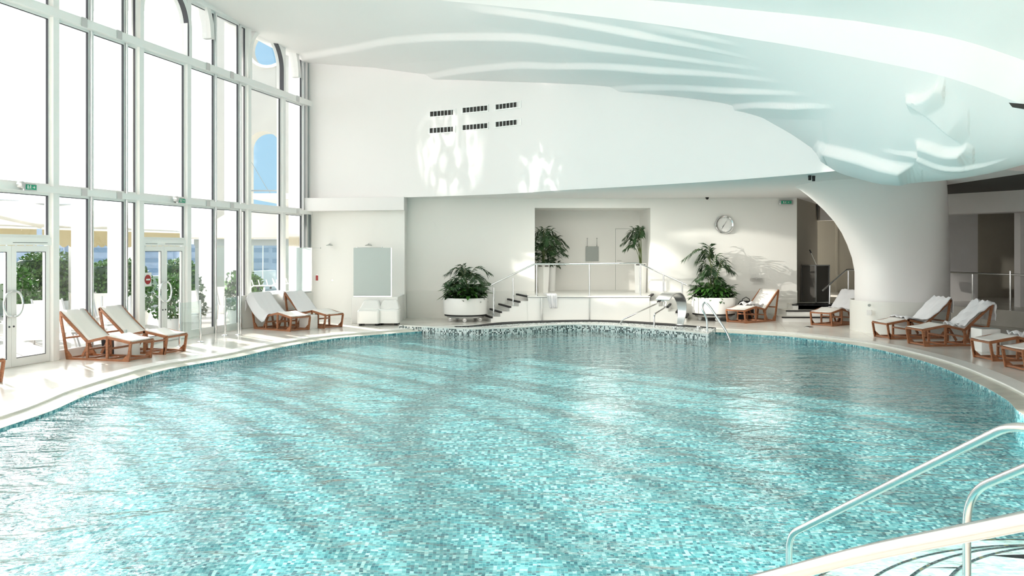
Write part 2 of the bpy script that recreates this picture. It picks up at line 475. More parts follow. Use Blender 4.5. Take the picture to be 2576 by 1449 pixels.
A = resamp(lfa, 48); B = resamp([Vector((p.x, p.y, 0)) for p in lb], 48)
LT = .085
rim_in = [a.lerp(b, min(.9, .16 / max((b - a).length, .2))) for a, b in zip(A, B)]
mb = MB()
mb.grid([[(p.x, p.y, -1.2) for p in A], [(p.x, p.y, LT - .03) for p in A]], False)
mb.grid([[(p.x, p.y, LT - .005) for p in rim_in], [(p.x, p.y, LT - .005) for p in B], [(p.x, p.y, -.2) for p in B]], False)
mb.add([(A[-1].x, A[-1].y, -1.2), (B[-1].x, B[-1].y, -1.2), (B[-1].x, B[-1].y, LT - .005), (A[-1].x, A[-1].y, LT - .005)], [(0, 1, 2, 3)])
struct(mb, 'spa_ledge', M['rim'], fix=False)
mb = MB()
mb.grid([[(p.x, p.y, LT - .03) for p in A], [(p.x, p.y, LT) for p in A], [(p.x, p.y, LT) for p in rim_in], [(p.x, p.y, LT - .01) for p in rim_in]], False)
struct(mb, 'spa_ledge_coping', M['coping'], fix=False)
# black slot channel behind the ledge, tapering at both ends
mb = MB(); Bc = B[8:]; n = len(Bc)
def nrm(pts, i):
    t = pts[min(i + 1, len(pts) - 1)] - pts[max(i - 1, 0)]; t.normalize(); return Vector((-t.y, t.x, 0))
bw = [.46 * min(1, i / 9, (n - 1 - i) / 7 + .05) for i in range(n)]
ext = [Bc[i] + nrm(Bc, i) * bw[i] for i in range(n)]
mb.grid([[(p.x, p.y, .02) for p in Bc], [(p.x, p.y, LT + .012) for p in Bc], [(p.x, p.y, LT + .012) for p in ext], [(p.x, p.y, -.02) for p in ext]], False)
struct(mb, 'spa_channel_grille', M['black'], fix=False)
# raised tiled apron between the channel and the platform front
# ------------------------------------------------------------------ walls
WB = 26.4            # back wall plane
NX0, NX1 = .69, 4.18 # niche
XL = -3.18           # corner with the shower wall
mb = MB()
T = .3
def wallbox(x0, x1, y, z0, z1, t=.3): mb.box((x0, y, z0), (x1, y + t, z1))
wallbox(XL, NX0, WB, 0, 3.75); wallbox(NX1, 8.6, WB, 0, 3.75)
NZ = EYE + (625 - 523) / F * WB
mb.box((NX0, WB, NZ), (NX1, WB + .3, 3.75))
struct(mb, 'wall_back', M['wall'])
# niche interior
mb = MB()
ND = 28.7
mb.box((NX0 - .2, WB + .3, .74), (NX0, ND, NZ + .2)); mb.box((NX1, WB + .3, .74), (NX1 + .2, ND, NZ + .2))
mb.box((NX0 - .2, ND, 0), (NX1 + .2, ND + .2, NZ + .2)); mb.box((NX0, WB + .3, NZ), (NX1, ND, NZ + .2))
struct(mb, 'wall_niche', M['wall'])
# stone dado on the back wall
mb = MB(); DZ = .82
mb.box((XL + .01, WB - .03, 0), (NX0 - .002, WB - .002, DZ)); mb.box((NX1 + .002, WB - .03, 0), (8.6, WB - .002, DZ))
struct(mb, 'trim_1', M['wall2'])
# shower wall (left block) with thickened ledge above
mb = MB()
SW0 = Vector((-6.35, 26.9, 0)); SW1 = Vector((XL, 25.9, 0))
mb.prism([(SW0.x - .5, SW0.y), (SW1.x, SW1.y), (SW1.x, SW1.y + .8), (SW0.x - .5, SW0.y + 1)], 0, 3.3)
struct(mb, 'wall_shower', M['wall'])
mb = MB()
mb.prism([(SW0.x - .3, SW0.y - .5), (SW1.x + .02, SW1.y - .28), (SW1.x + .02, SW1.y + .8), (SW0.x - .3, SW0.y + 1)], 3.22, 3.62)
struct(mb, 'trim_2', M['plaster'], bevel=.02)
# bulkhead wall, curved in plan
bp = [Vector((-6.75, 26.75, 0)), Vector((-4.8, 26.3, 0)), Vector((-3.0, 25.6, 0)), Vector((-1.4, 24.8, 0)), Vector((.13, 23.75, 0)), Vector((1.3, 22.5, 0)), Vector((2.6, 21.4, 0)), Vector((4.54, 19.5, 0)), Vector((5.83, 17.75, 0)), Vector((6.32, 16.8, 0))]
bps = spline(bp, 8)
SOF = 3.6
mb = MB()
mb.grid([[(p.x, p.y, SOF) for p in bps], [(p.x, p.y, 9.0) for p in bps]])
back = [(p.x + .15, p.y + .25) for p in bps]
mb.grid([[(x, y, SOF) for x, y in back], [(x, y, 9.0) for x, y in back]])
mb.grid([[(p.x, p.y, SOF) for p in bps], [(x, y, SOF) for x, y in back]], False)
# soffit
mb = MB()
sp = [(p.x + .1, p.y + .15) for p in bps]
poly = sp + [(6.9, 16.4), (8.2, 16.2), (10.4, 17.4), (10.4, 34), (-8, 34), (-8, 27)]
mb.prism(poly, SOF + .02, SOF + .2)
struct(mb, 'ceiling_soffit', M['plaster'])
mb = MB(); mb.prism([(10.4, 16.6), (13, 14.5), (20, 12), (20, 36), (10.4, 36)], SOF + .02, SOF + .2)
struct(mb, 'ceiling_passage', M['brown'])
# passage side wall, back wall, beams
mb = MB(); mb.prism([(8.6, WB), (10.55, 30.2), (10.2, 30.4), (8.3, WB + .3)], 0, 3.75)
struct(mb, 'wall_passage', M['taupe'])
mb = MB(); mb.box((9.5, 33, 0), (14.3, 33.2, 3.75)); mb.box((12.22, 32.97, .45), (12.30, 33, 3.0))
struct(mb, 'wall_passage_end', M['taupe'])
mb = MB(); mb.box((10.5, 29.8, 3.06), (13.2, 30.3, 3.63))
struct(mb, 'trim_3', M['plaster'])
b0 = Vector((11.9, 25.0, 0)); b1 = Vector((14.2, 21.0, 0))
mb = MB(); mb.prism([(b0.x, b0.y), (b1.x, b1.y), (b1.x + 1, b1.y + .4), (b0.x + .5, b0.y + .5)], 3.06, 3.62)
struct(mb, 'trim_4', M['plaster'])
# walls behind the right terrace
mb = MB(); mb.box((12.9, 27.5, 0), (14.65, 27.8, 3.62))
struct(mb, 'wall_right_return', M['plaster'])
mb = MB(); mb.box((14.2, 29.5, 0), (17.5, 29.7, 3.62))
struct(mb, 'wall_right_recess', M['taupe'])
mb = MB(); mb.box((14.3, 24.6, 0), (17.5, 24.9, 3.62))
struct(mb, 'wall_right_pier', M['plaster'])
mb = MB(); mb.box((19, -4, 0), (19.3, 36, 8.6)); struct(mb, 'wall_right', M['plaster'])
mb = MB(); mb.box((-13.4, -4.4, 0), (19.3, -4.2, 8.8)); struct(mb, 'wall_front', M['plaster'])
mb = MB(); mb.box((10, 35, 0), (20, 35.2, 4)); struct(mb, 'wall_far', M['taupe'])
# raised terrace at right, passage floor and its steps
mb = MB()
mb.prism([(8.45, 25.85), (9.7, 25.85), (11.6, 27.0), (11.6, 33), (8.45, 33)], 0, .45)
mb.prism([(11.6, 33), (11.6, 26.9), (12.35, 26.4), (13.35, 22.9), (14.2, 19.5), (19, 17.5), (19, 33)], 0, .45)
struct(mb, 'floor_terrace', M['floor'], bevel=.01)
for i, (x0, x1, y, z) in enumerate([(7.72, 9.15, 24.95, .15), (7.98, 9.5, 25.4, .30), (8.3, 9.7, 25.85, .45)]):
    s = MB(); s.box((x0, y, 0), (x1, 26.38 if i < 2 else 26.3, z - .03)); so = struct(s, 'passage_step', M['white'])
    s = MB(); s.box((x0 - .01, y - .02, z - .035), (x1, y + .06, z)); s.build('step_nosing', M['black'], so)
    s = MB(); s.box((x0, y + .061, z - .03), (x1, 26.36, z)); s.build('tread', M['floor'], so)

# central platform with two flights
mb = MB(); PF = 25.0; PX0, PX1 = .46, 3.93
mb.prism([(PX0, PF), (1.2, PF - .03), (2.2, PF - .05), (3.2, PF - .03), (PX1, PF), (NX1, WB), (NX1, ND), (NX0, ND), (NX0 - .25, WB)], 0, .70)
plat = struct(mb, 'platform', M['white'])
mb = MB(); mb.prism([(PX0 - .02, PF - .02), (1.2, PF - .05), (2.2, PF - .07), (3.2, PF - .05), (PX1 + .02, PF - .02), (NX1, WB), (NX1, ND), (NX0, ND), (NX0 - .25, WB)], .705, .74)
mb.build('platform_slab', M['coping'], plat)
mb = MB(); mb.prism([(PX0 - .01, PF - .012), (1.2, PF - .042), (2.2, PF - .062), (3.2, PF - .042), (PX1 + .01, PF - .012), (3.9, PF + .2), (.5, PF + .2)], .695, .704)
mb.build('dark_joint', M['gasket'], plat)  # thin dark strip between front panel and slab
for px in (1363, 1483):
    x = (px - 1288) / F * (PF - .03)
    mb = MB(); mb.box((x - .012, PF - .068, 0.002), (x + .012, PF - .02, .69)); mb.build('panel_joint', M['steel'], plat)
for side in (0, 1):
    for k in range(5):
        z = .148 * (k + 1)
        if side == 0:
            xn = PX0 - .265 * (4 - k) ; xf = xn - .33; sgn = 1
            pts = [(xn, PF + .02), (PX0 + .02, PF + .02), (PX0 - .25, WB - .04), (xf, WB - .04)]
            nos = [(xn - .015, PF), (xn + .05, PF), (xf + .05, WB - .04), (xf - .015, WB - .04)]
        else:
            xn = PX1 + .265 * (4 - k); xf = xn + .33
            pts = [(PX1 - .02, PF + .02), (xn, PF + .02), (xf, WB - .04), (PX1 + .23, WB - .04)]
            nos = [(xn - .05, PF), (xn + .015, PF), (xf + .015, WB - .04), (xf - .05, WB - .04)]
        if k == 4:
            s = MB(); s.prism(nos, z - .045, z + .001); s.build('step_nosing', M['black'], plat); continue
        s = MB(); s.prism(pts, z - .148 if k else 0, z); so = struct(s, 'platform_step', M['white'])
        s = MB(); s.prism(nos, z - .045, z + .003); s.build('step_nosing', M['black'], so)

# ------------------------------------------------------------------ pillar
def ring(xl, xr, yf, yb, z, n=64, e=2.6):
    cx, cy = (xl + xr) / 2, (yf + yb) / 2; a, b = (xr - xl) / 2, (yb - yf) / 2; out = []
    for k in range(n):
        t = 2 * PI * k / n; c, s = math.cos(t), math.sin(t)
        out.append((cx + a * math.copysign(abs(c) ** (2 / e), c), cy + b * math.copysign(abs(s) ** (2 / e), s), z))
    return out
mb = MB(); rows = []
for z, px in [(0, 2174), (.75, 2174), (1.5, 2174), (1.85, 2168), (2.2, 2157), (2.5, 2145), (2.8, 2127), (3.05, 2106), (3.25, 2085), (3.42, 2065), (3.55, 2047), (3.68, 2025)]:
    g = max(0, (z - 1.5) / 2.18) ** 1.8
    yf = 21.35 - 2.6 * g; yc = 22.3 - 1.9 * g
    xl = (px - 1288) / F * yc * .99; xr = (2366 - 1288) / F * (22.5 - 2.4 * g)
    rows.append(ring(xl, xr, yf, 23.4 - 1.0 * g, z))
mb.grid(rows, True, True)
struct(mb, 'pillar', M['plaster'])
mb = MB(); rows = [ring(*a) for a in ((8.76, 11.04, 21.34, 23.41, 0), (8.76, 11.04, 21.34, 23.41, .78), (8.78, 11.02, 21.36, 23.39, .78))]
mb.grid(rows, True, True); struct(mb, 'baseboard_pillar', M['wall2'])

# ------------------------------------------------------------------ sculpted ceiling
def P3(px, py, Y): v = dp(px, py, Y); return v
Bl = [Vector((-6.75, 26.75, 7.95)), dp(900, 165, 26.1), dp(1060, 186, 25.3), dp(1180, 197, 24.6), dp(1300, 206, 23.75), dp(1400, 210, 22.6), dp(1500, 217, 21.95), dp(1640, 232, 20.9), dp(1840, 266, 19.3), dp(1960, 320, 18.2), dp(2060, 385, 17.3), dp(2112, 430, 16.75),
      dp(2180, 446, 16.2), dp(2270, 447, 15.3), dp(2366, 441, 14.4), dp(2480, 425, 13.3), dp(2600, 395, 12.3), dp(2760, 350, 11.3), Vector((9.6, 8.0, 4.2)), Vector((11, 2, 5))]
Fr = [Vector((-7.95, 19.3, 8.2)), Vector((-5.9, 20.4, 8.3)), Vector((-4.2, 20.7, 8.2)), Vector((-2.9, 20.6, 8.05)), dp(1150, 5, 19.6), dp(1280, 18, 18.6), dp(1400, 30, 17.5), dp(1540, 46, 16.4), dp(1700, 68, 15.1), dp(1850, 92, 14.1), dp(2000, 116, 13.2), dp(2120, 138, 12.6),
      dp(2230, 160, 12.1), dp(2330, 181, 11.6), dp(2420, 206, 11.2), dp(2520, 242, 10.9), dp(2600, 275, 10.6), dp(2740, 330, 10.2), Vector((8.6, 7.2, 3.95)), Vector((9.8, 2, 4.7))]
NS = 14
Fs = spline(Fr, NS); Bs = spline(Bl, NS)
NV = 110
def surf(i, v):
    a, b = Fs[i], Bs[i]; p = a.lerp(b, v)
    L = (b - a).length
    k = i / len(Fs)
    bul = .045 * L + .10 * L * max(0, min(1, (k - .45) / .2))
    h = 4 * v * (1 - v) * bul
    q = Vector((0, -.25, -1)) if k > .55 else Vector((0, 0, -1))
    return p + q.normalized() * h * (1 if k > .3 else .35 + k * 2)
V0 = np.array([[surf(i, j / NV) for j in range(NV + 1)] for i in range(len(Fs))], dtype=float)
# refine along the curve by linear interpolation
K = 3
V = np.concatenate([np.stack([V0[i] * (1 - k / K) + V0[i + 1] * (k / K) for k in range(K)]) for i in range(len(Fs) - 1)] + [V0[-1:]])
nI, nJ = V.shape[:2]
du = np.gradient(V, axis=0); dv = np.gradient(V, axis=1)
N = np.cross(du, dv); N /= np.linalg.norm(N, axis=2, keepdims=True) + 1e-9
eye = np.array([0, 0, EYE]); flip = np.sum(N * (eye - V), axis=2) < 0; N[flip] *= -1
PXv = 1288 + F * V[..., 0] / V[..., 1]; PYv = HZ - F * (V[..., 2] - EYE) / V[..., 1]
# relief: (polyline in photo pixels, amplitude m, band px, decay px, taper in, taper out)
REL = [
 ([(700, 150), (773, 131), (866, 115), (998, 91), (1130, 83), (1296, 83), (1400, 93), (1540, 112), (1700, 136), (1830, 158), (1935, 175)], .13, 9, 60, .02, .35),
 ([(1150, 2), (1263, 20), (1395, 40), (1583, 73), (1765, 112), (1893, 146)], .10, 7, 45, .1, .35),
 ([(1600, 55), (1674, 66), (1780, 90), (1875, 116)], .05, 5, 30, .2, .4),
 ([(1040, 192), (1100, 180), (1164, 168), (1296, 155), (1400, 156), (1505, 152), (1628, 159), (1811, 178), (1980, 206)], .12, 8, 45, .05, .35),
 ([(1490, 224), (1520, 219), (1605, 212), (1720, 211), (1902, 223), (2039, 237)], .10, 7, 35, .05, .35),
 ([(1840, 272), (1850, 262), (1880, 258), (1925, 256), (2039, 262), (2100, 268)], .09, 6, 35, .05, .4),
 ([(2060, 352), (2078, 360), (2165, 380), (2230, 400), (2288, 408), (2300, 404)], .16, 13, 60, .10, .12),
 ([(2300, 352), (2316, 350), (2345, 358), (2385, 370), (2420, 368), (2430, 358)], .12, 12, 50, .15, .15),
 ([(2356, 182), (2357, 200), (2345, 222), (2322, 236), (2286, 238), (2276, 240)][::-1], .09, 11, 40, .1, .3),
 ([(2281, 250), (2330, 290), (2380, 332), (2418, 366)][::-1], .07, 6, 80, .25, .3),
 ([(2200, 372), (2260, 380), (2310, 385), (2370, 408), (2460, 412), (2540, 395)], .06, 5, 25, .3, .3),
]
D = np.zeros_like(PXv)
for pl, amp, band, dec, tin, tout in REL:
    pts = np.array([(p.x, p.y) for p in spline([Vector((a, b, 0)) for a, b in pl], 6)])
    L = np.concatenate([[0], np.cumsum(np.hypot(*np.diff(pts, axis=0).T))]); tot = L[-1]
    m = (PXv > pts[:, 0].min() - 20) & (PXv < pts[:, 0].max() + 20) & (PYv > pts[:, 1].min() - 40) & (PYv < pts[:, 1].max() + dec + 60)
    idx = np.argwhere(m)
    if not len(idx): continue
    q = np.stack([PXv[m], PYv[m]], 1)
    best = np.full(len(q), 1e9); sd = np.zeros(len(q)); par = np.zeros(len(q))
    for i in range(len(pts) - 1):
        a, b = pts[i], pts[i + 1]; ab = b - a; l2 = ab @ ab
        t = np.clip(((q - a) @ ab) / l2, 0, 1); c = a + t[:, None] * ab; dd = np.hypot(*(q - c).T)
        cr = ab[0] * (q[:, 1] - a[1]) - ab[1] * (q[:, 0] - a[0])
        u = dd < best; best[u] = dd[u]; sd[u] = (np.sign(cr) * dd)[u]; par[u] = ((L[i] + t * math.sqrt(l2)) / tot)[u]
    w = np.clip(par / tin, 0, 1) * np.clip((1 - par) / tout, 0, 1)
    bnd = band * (.35 + .65 * w)
    x = sd / bnd
    up = np.clip(x, 0, 1); up = up * up * (3 - 2 * up)
    dn = np.clip(1 - (sd - bnd) / dec, 0, 1)
    D[m] += amp * w * up * dn
D *= np.clip(np.arange(nJ) / 5, 0, 1)[None, :]
Vd = V + N * D[..., None]
mb = MB()
mb.grid([[tuple(p) for p in r] for r in Vd.tolist()])
shell = struct(mb, 'ceiling', M['ceil'], fix=False, sharp=60)
# upstanding edge band and the near ceiling
Fs2 = [Vector(p) for p in Fs]; nF = len(Fs2)
hb = [.16 + .30 * min(1, i / nF * 1.7) for i in range(nF)]
tb = [p + Vector((0, -.12 - .10 * i / nF, hb[i])) for i, p in enumerate(Fs2)]
mb = MB(); mb.grid([[tuple(p) for p in Fs2], [tuple((p + q) / 2 + Vector((0, -.04, 0))) for p, q in zip(Fs2, tb)], [tuple(p) for p in tb]])
struct(mb, 'ceiling_edge_band', M['plaster'], fix=False)
G = []
for i, p in enumerate(tb):
    k = i / (nF - 1); G.append(Vector((-13.2 + 25 * k, -4.2, 8.9 - 2.2 * k)))
rows = []
for j in range(9):
    v = j / 8; rows.append([tuple(p.lerp(g, v) + Vector((0, 0, .5 * math.sin(PI * v)))) for p, g in zip(tb, G)])
mb = MB(); mb.grid(rows); struct(mb, 'ceiling_near', M['plaster'], fix=False)
mb = MB(); mb.box((-13.6, -4.6, 9.7), (19.5, 28, 9.9)); struct(mb, 'roof_slab', M['plaster'])
mb = MB(); mb.box((9.0, -4.4, 8.5), (19.3, 27, 8.7)); struct(mb, 'ceiling_right', M['plaster'])

# bulkhead wall: cut its top to the shell
tops = []
from mathutils.kdtree import KDTree
kd = KDTree(len(Bs))
for i, p in enumerate(Bs): kd.insert((p.x, p.y, 0), i)
kd.balance()
for p in bps:
    c, i, dd = kd.find((p.x, p.y, 0)); tops.append(max(SOF + .03, Bs[i].z + .12))
mb = MB()
mb.grid([[(p.x, p.y, SOF) for p in bps], [(p.x, p.y, z) for p, z in zip(bps, tops)]])
mb.grid([[(p.x, p.y, SOF) for p in bps], [(x, y, SOF) for x, y in back]], False)
mb.grid([[(x, y, SOF) for x, y in back], [(x, y, z + .2) for (x, y), z in zip(back, tops)]])
mb.grid([[(p.x, p.y, z) for p, z in zip(bps, tops)], [(x, y, z + .2) for (x, y), z in zip(back, tops)]], False)
struct(mb, 'wall_bulkhead', M['plaster'])
# ------------------------------------------------------------------ glazed wall
UU = Vector((.233, 1, 0)).normalized(); NN = Vector((-UU.y, UU.x, 0)); RZ = math.atan2(UU.y, UU.x)
G0 = Vector((-8.85, 15.45, 0))
def GW(Y, out=0, z=0):
    return G0 + UU * ((Y - 15.45) / UU.y) + NN * out + Vector((0, 0, z))
def S(Y): return (Y - 15.45) / UU.y
def frame_obj(name, Y):
    o = bpy.data.objects.new(name, None); COL.objects.link(o); o.location = GW(Y); o.rotation_euler = (0, 0, RZ); return o
T1a, T1b, T2a, T2b, TOP = 3.13, 3.25, 6.42, 6.58, 8.3
muls = [14.45, 16.40, 18.84, 20.54, 23.20, 25.06]
unseen = [12.05, 10.1, 7.7, 5.75, 3.35, 1.4, -1.0, -3.0]
def wall_mesh(name, m, boxes, parent=None):
    """boxes given as (Y0,Y1,out0,out1,z0,z1) in the frame of the glazed wall"""
    mb = MB()
    for Y0, Y1, a, b, z0, z1 in boxes:
        s0, s1 = S(Y0), S(Y1)
        vs = [G0 + UU * s + NN * o + Vector((0, 0, z)) for z in (z0, z1) for s, o in ((s0, a), (s1, a), (s1, b), (s0, b))]
        mb.add(vs, [(0, 3, 2, 1), (4, 5, 6, 7), (0, 1, 5, 4), (1, 2, 6, 5), (2, 3, 7, 6), (3, 0, 4, 7)])
    return mb
tn = [5]
def trim(boxes, m=None):
    o = struct(wall_mesh('', None, boxes), 'trim_%d' % tn[0], m or M['frame']); tn[0] += 1; return o
for Y in muls: trim([(Y - .075, Y + .075, -.10, .10, 0, TOP)])
for Y in unseen: trim([(Y - .075, Y + .075, -.10, .10, 0, TOP)])
t = trim([(-4, 26.75, -.16, .06, T1a, T1b)]); t = trim([(-4, 26.75, -.16, .06, T2a, T2b)])
trim([(-4, 26.75, -.12, .12, 7.95, 8.5)])          # head beam
trim([(-4, 26.9, -.02, .10, 0, .12)])              # sill
# clamps where the chrome posts pass the transoms
for Y in (17.1, 18.1, 21.25, 22.3, 25.8):
    for z0, z1 in ((T1a - .01, T1b + .01), (T2a - .01, T2b + .01)):
        trim([(Y - .13, Y + .02, -.175, -.155, z0, z1)], M['steel'])
# mirrored fins beside the doors
for Y in (17.38, 18.42, 21.70, 22.83, 26.28):
    mb = wall_mesh('', None, [(Y, Y + .035, .02, .42, 0, TOP)])
    o = mb.build('mirror_column', M['mirror']); o['kind'] = 'structure'
    p = MB(); q = GW(Y, -.05); p.tube([q + Vector((0, 0, 0)), q + Vector((0, 0, TOP - .1))], .028, 10); p.build('edge_post', M['chrome'], o)
# dark end strip against the back wall
trim([(26.55, 26.9, -.05, .2, 0, 7.9)], M['greyframe'])
for Y in (26.45, 26.7): trim([(Y, Y + .05, -.10, -.05, 0, 7.9)], M['steel'])

# glazing
wn = [1]
def pane(name, Y0, Y1, z0, z1, parent, fr=.05, m=None):
    """sash with gasket and pane"""
    a = wall_mesh('', None, [(Y0, Y1, -.03, .03, z0, z0 + fr), (Y0, Y1, -.03, .03, z1 - fr, z1), (Y0, Y0 + fr, -.03, .03, z0 + fr, z1 - fr), (Y1 - fr, Y1, -.03, .03, z0 + fr, z1 - fr)])
    o = a.build('sash', M['frame'], parent)
    g = .014; f = fr - .001
    a = wall_mesh('', None, [(Y0 + f, Y1 - f, -.032, -.012, z1 - f - g, z1 - f), (Y1 - f - g, Y1 - f, -.032, .012, z0 + f, z1 - f)])
    a.build('gasket', M['gasket'], o)
    a = wall_mesh('', None, [(Y0 + fr, Y1 - fr, .002, .010, z0 + fr, z1 - fr)]); a.build('glass_pane', M['glass'], o)
    return o
def window(rows, Y0, Y1):
    for z0, z1 in rows:
        o = bpy.data.objects.new('window_%d' % wn[0], None); COL.objects.link(o); o['kind'] = 'structure'; wn[0] += 1
        pane('', Y0, Y1, z0, z1, o)
edges = [14.45, 16.40, 18.84, 20.54, 23.20, 25.06, 26.6]
h = .075
window([(T1b, T2a)], 14.45 + h, 16.4 - h); window([(2.30, T1a)], 14.45 + h, 16.4 - h); window([(T2b, 7.95)], 14.45 + h, 16.4 - h)
window([(.12, T1a), (T1b, T2a), (T2b, 7.95)], 16.4 + h, 17.36); window([(.12, T1a), (T1b, T2a), (T2b, 7.95)], 17.42, 18.40); window([(.12, T1a), (T1b, T2a), (T2b, 7.95)], 18.44, 18.84 - h)
window([(T1b, T2a), (2.30, T1a)], 18.84 + h, 20.54 - h)
window([(.12, T1a), (T1b, T2a), (T2b, 7.95)], 20.54 + h, 21.68); window([(.12, T1a), (T1b, T2a), (T2b, 7.95)], 21.72, 22.80); window([(.12, T1a), (T1b, T2a), (T2b, 7.95)], 22.86, 23.2 - h)
window([(.86, T1a), (T1b, T2a)], 23.2 + h, 25.06 - h)
window([(.12, T1a), (T1b, T2a), (T2b, 7.95)], 25.06 + h, 26.26)
for a, b in zip([14.45] + unseen[:-1], unseen):
    o = bpy.data.objects.new('window_%d' % wn[0], None); COL.objects.link(o); o['kind'] = 'structure'; wn[0] += 1
    wall_mesh('', None, [(b + h, a - h, .002, .010, .12, T1a), (b + h, a - h, .002, .010, T1b, T2a), (b + h, a - h, .002, .010, T2b, 7.95)]).build('glass_pane', M['glass'], o)

# arched heads above the door bays
def arch(Yc, Rr, zs, full=True, w=.13):
    o = bpy.data.objects.new('window_%d' % wn[0], None); COL.objects.link(o); o['kind'] = 'structure'; wn[0] += 1
    o.location = GW(Yc); o.rotation_euler = (0, 0, RZ)
    n = 28
    def arc(r): return [(-r, T2b)] + [(-r * math.cos(PI * k / n), zs + r * math.sin(PI * k / n)) for k in range(n + 1)] + [(r, T2b)]
    A_, B_ = arc(Rr - w), arc(Rr)
    mb = MB(); rows = []
    for y in (-.12, .10):
        pass
    sec = lambda i: [(A_[i][0], -.12, A_[i][1]), (B_[i][0], -.12, B_[i][1]), (B_[i][0], .10, B_[i][1]), (A_[i][0], .10, A_[i][1])]
    mb.grid([sec(i) for i in range(len(A_))], False, True); mb.build('arch_frame', M['frame'], o)
    C_ = arc(Rr - w - .014); mb = MB()
    sec = lambda i: [(C_[i][0], -.125, C_[i][1]), (A_[i][0], -.125, A_[i][1]), (A_[i][0], .0, A_[i][1]), (C_[i][0], .0, C_[i][1])]
    mb.grid([sec(i) for i in range(len(A_) // 3, len(A_))], False, True); mb.build('gasket', M['gasket'], o)
    mb = MB(); mb.prism([(x, z) for x, z in A_], .002, .010, 'xz'); mb.build('glass_pane', M['glass'], o)
    # deep outer archivolt, right haunch
    R2 = Rr + .98; mb = MB(); rows = []
    for k in range(13):
        an = R(5 * k); c, s = math.cos(an), math.sin(an)
        rows.append([((R2 - .16) * c, -.10, zs + (R2 - .16) * s * .9), (R2 * c, -.10, zs + R2 * s * .9), (R2 * c, .14, zs + R2 * s * .9), ((R2 - .16) * c, .14, zs + (R2 - .16) * s * .9)])
    mb.grid(rows, False, True); mb.add(rows[0], [(0, 1, 2, 3)]); mb.build('archivolt', M['plaster'], o)
    return o
arch(19.69, .95, 7.25); arch(24.13, 1.0, 7.18)

# double doors
dn = [1]
def double_door(Y0, Y1, sign=False):
    d = bpy.data.objects.new('door_%d' % dn[0], None); COL.objects.link(d); d['kind'] = 'structure'; dn[0] += 1
    mid = (Y0 + Y1) / 2
    wall_mesh('', None, [(Y0, Y1, -.06, .06, 2.16, 2.30)]).build('door_head', M['frame'], d)
    wall_mesh('', None, [(Y0 + .1, Y0 + .5, -.064, -.058, 2.20, 2.208), (mid, Y1 - .1, -.064, -.058, 2.20, 2.208)]).build('door_closer_slot', M['gasket'], d)
    for k, (a, b) in enumerate(((Y0 + .012, mid - .004), (mid + .004, Y1 - .012))):
        f = .11
        leaf = wall_mesh('', None, [(a, b, -.03, .03, .01, .15), (a, b, -.03, .03, 2.04, 2.15), (a, a + f, -.03, .03, .15, 2.04), (b - f, b, -.03, .03, .15, 2.04)]).build('door_leaf', M['frame'], d)
        wall_mesh('', None, [(a + f, b - f, .0, .01, .15, 2.04)]).build('glass_pane', M['glass'], leaf)
        g = .012
        wall_mesh('', None, [(b - f, b - f + g, -.034, -.02, .15, 2.04), (a + f, b - f, -.034, -.02, .15, .162), (a + f, b - f, -.034, -.02, 2.03, 2.04)]).build('gasket', M['gasket'], leaf)
        yh = (b - .045) if k == 0 else (a + .045); sg = -1 if k == 0 else 1
        pts = []
        for q in range(13):
            an = -PI / 2 + PI * q / 12
            p = GW(yh + sg * .16 * math.cos(an) - sg * .0, -.075, 1.12 + .22 * math.sin(an)); pts.append(p)
        pts = [GW(yh, -.03, .90)] + pts + [GW(yh, -.03, 1.34)]
        mb = MB(); mb.tube(pts, .019, 10); mb.build('door_handle', M['chrome'], leaf)
        mb = MB(); c = GW(yh, -.034, .72); mb.sphere(c, .018, 6); mb.build('door_lock', M['gasket'], leaf)
    return d
double_door(14.45 + h, 16.4 - h); double_door(18.84 + h, 20.54 - h)
# no-entry sign on the second door
t = thing('no_entry_sign', 'small white no-entry sign with red disc on the second glass door', 'sign', GW(19.12, -.03, 1.42), RZ)
mb = MB(); mb.box((-.13, -.004, -.15), (.13, .004, .15)); mb.build('sign_plate', M['white'], t)
mb = MB(); mb.lathe([(.001, .006), (.105, .006), (.105, .012), (.001, .012)], 24, (0, 0, 0), 'y'); o = mb.build('red_disc', M['red'], t)
o.rotation_euler = (0, 0, PI); o.location = (0, .0, 0)
o.rotation_euler = (0, 0, 0)
mb = MB(); mb.box((-.065, -.017, -.018), (.065, -.013, .018)); mb.build('white_bar', M['white'], t)

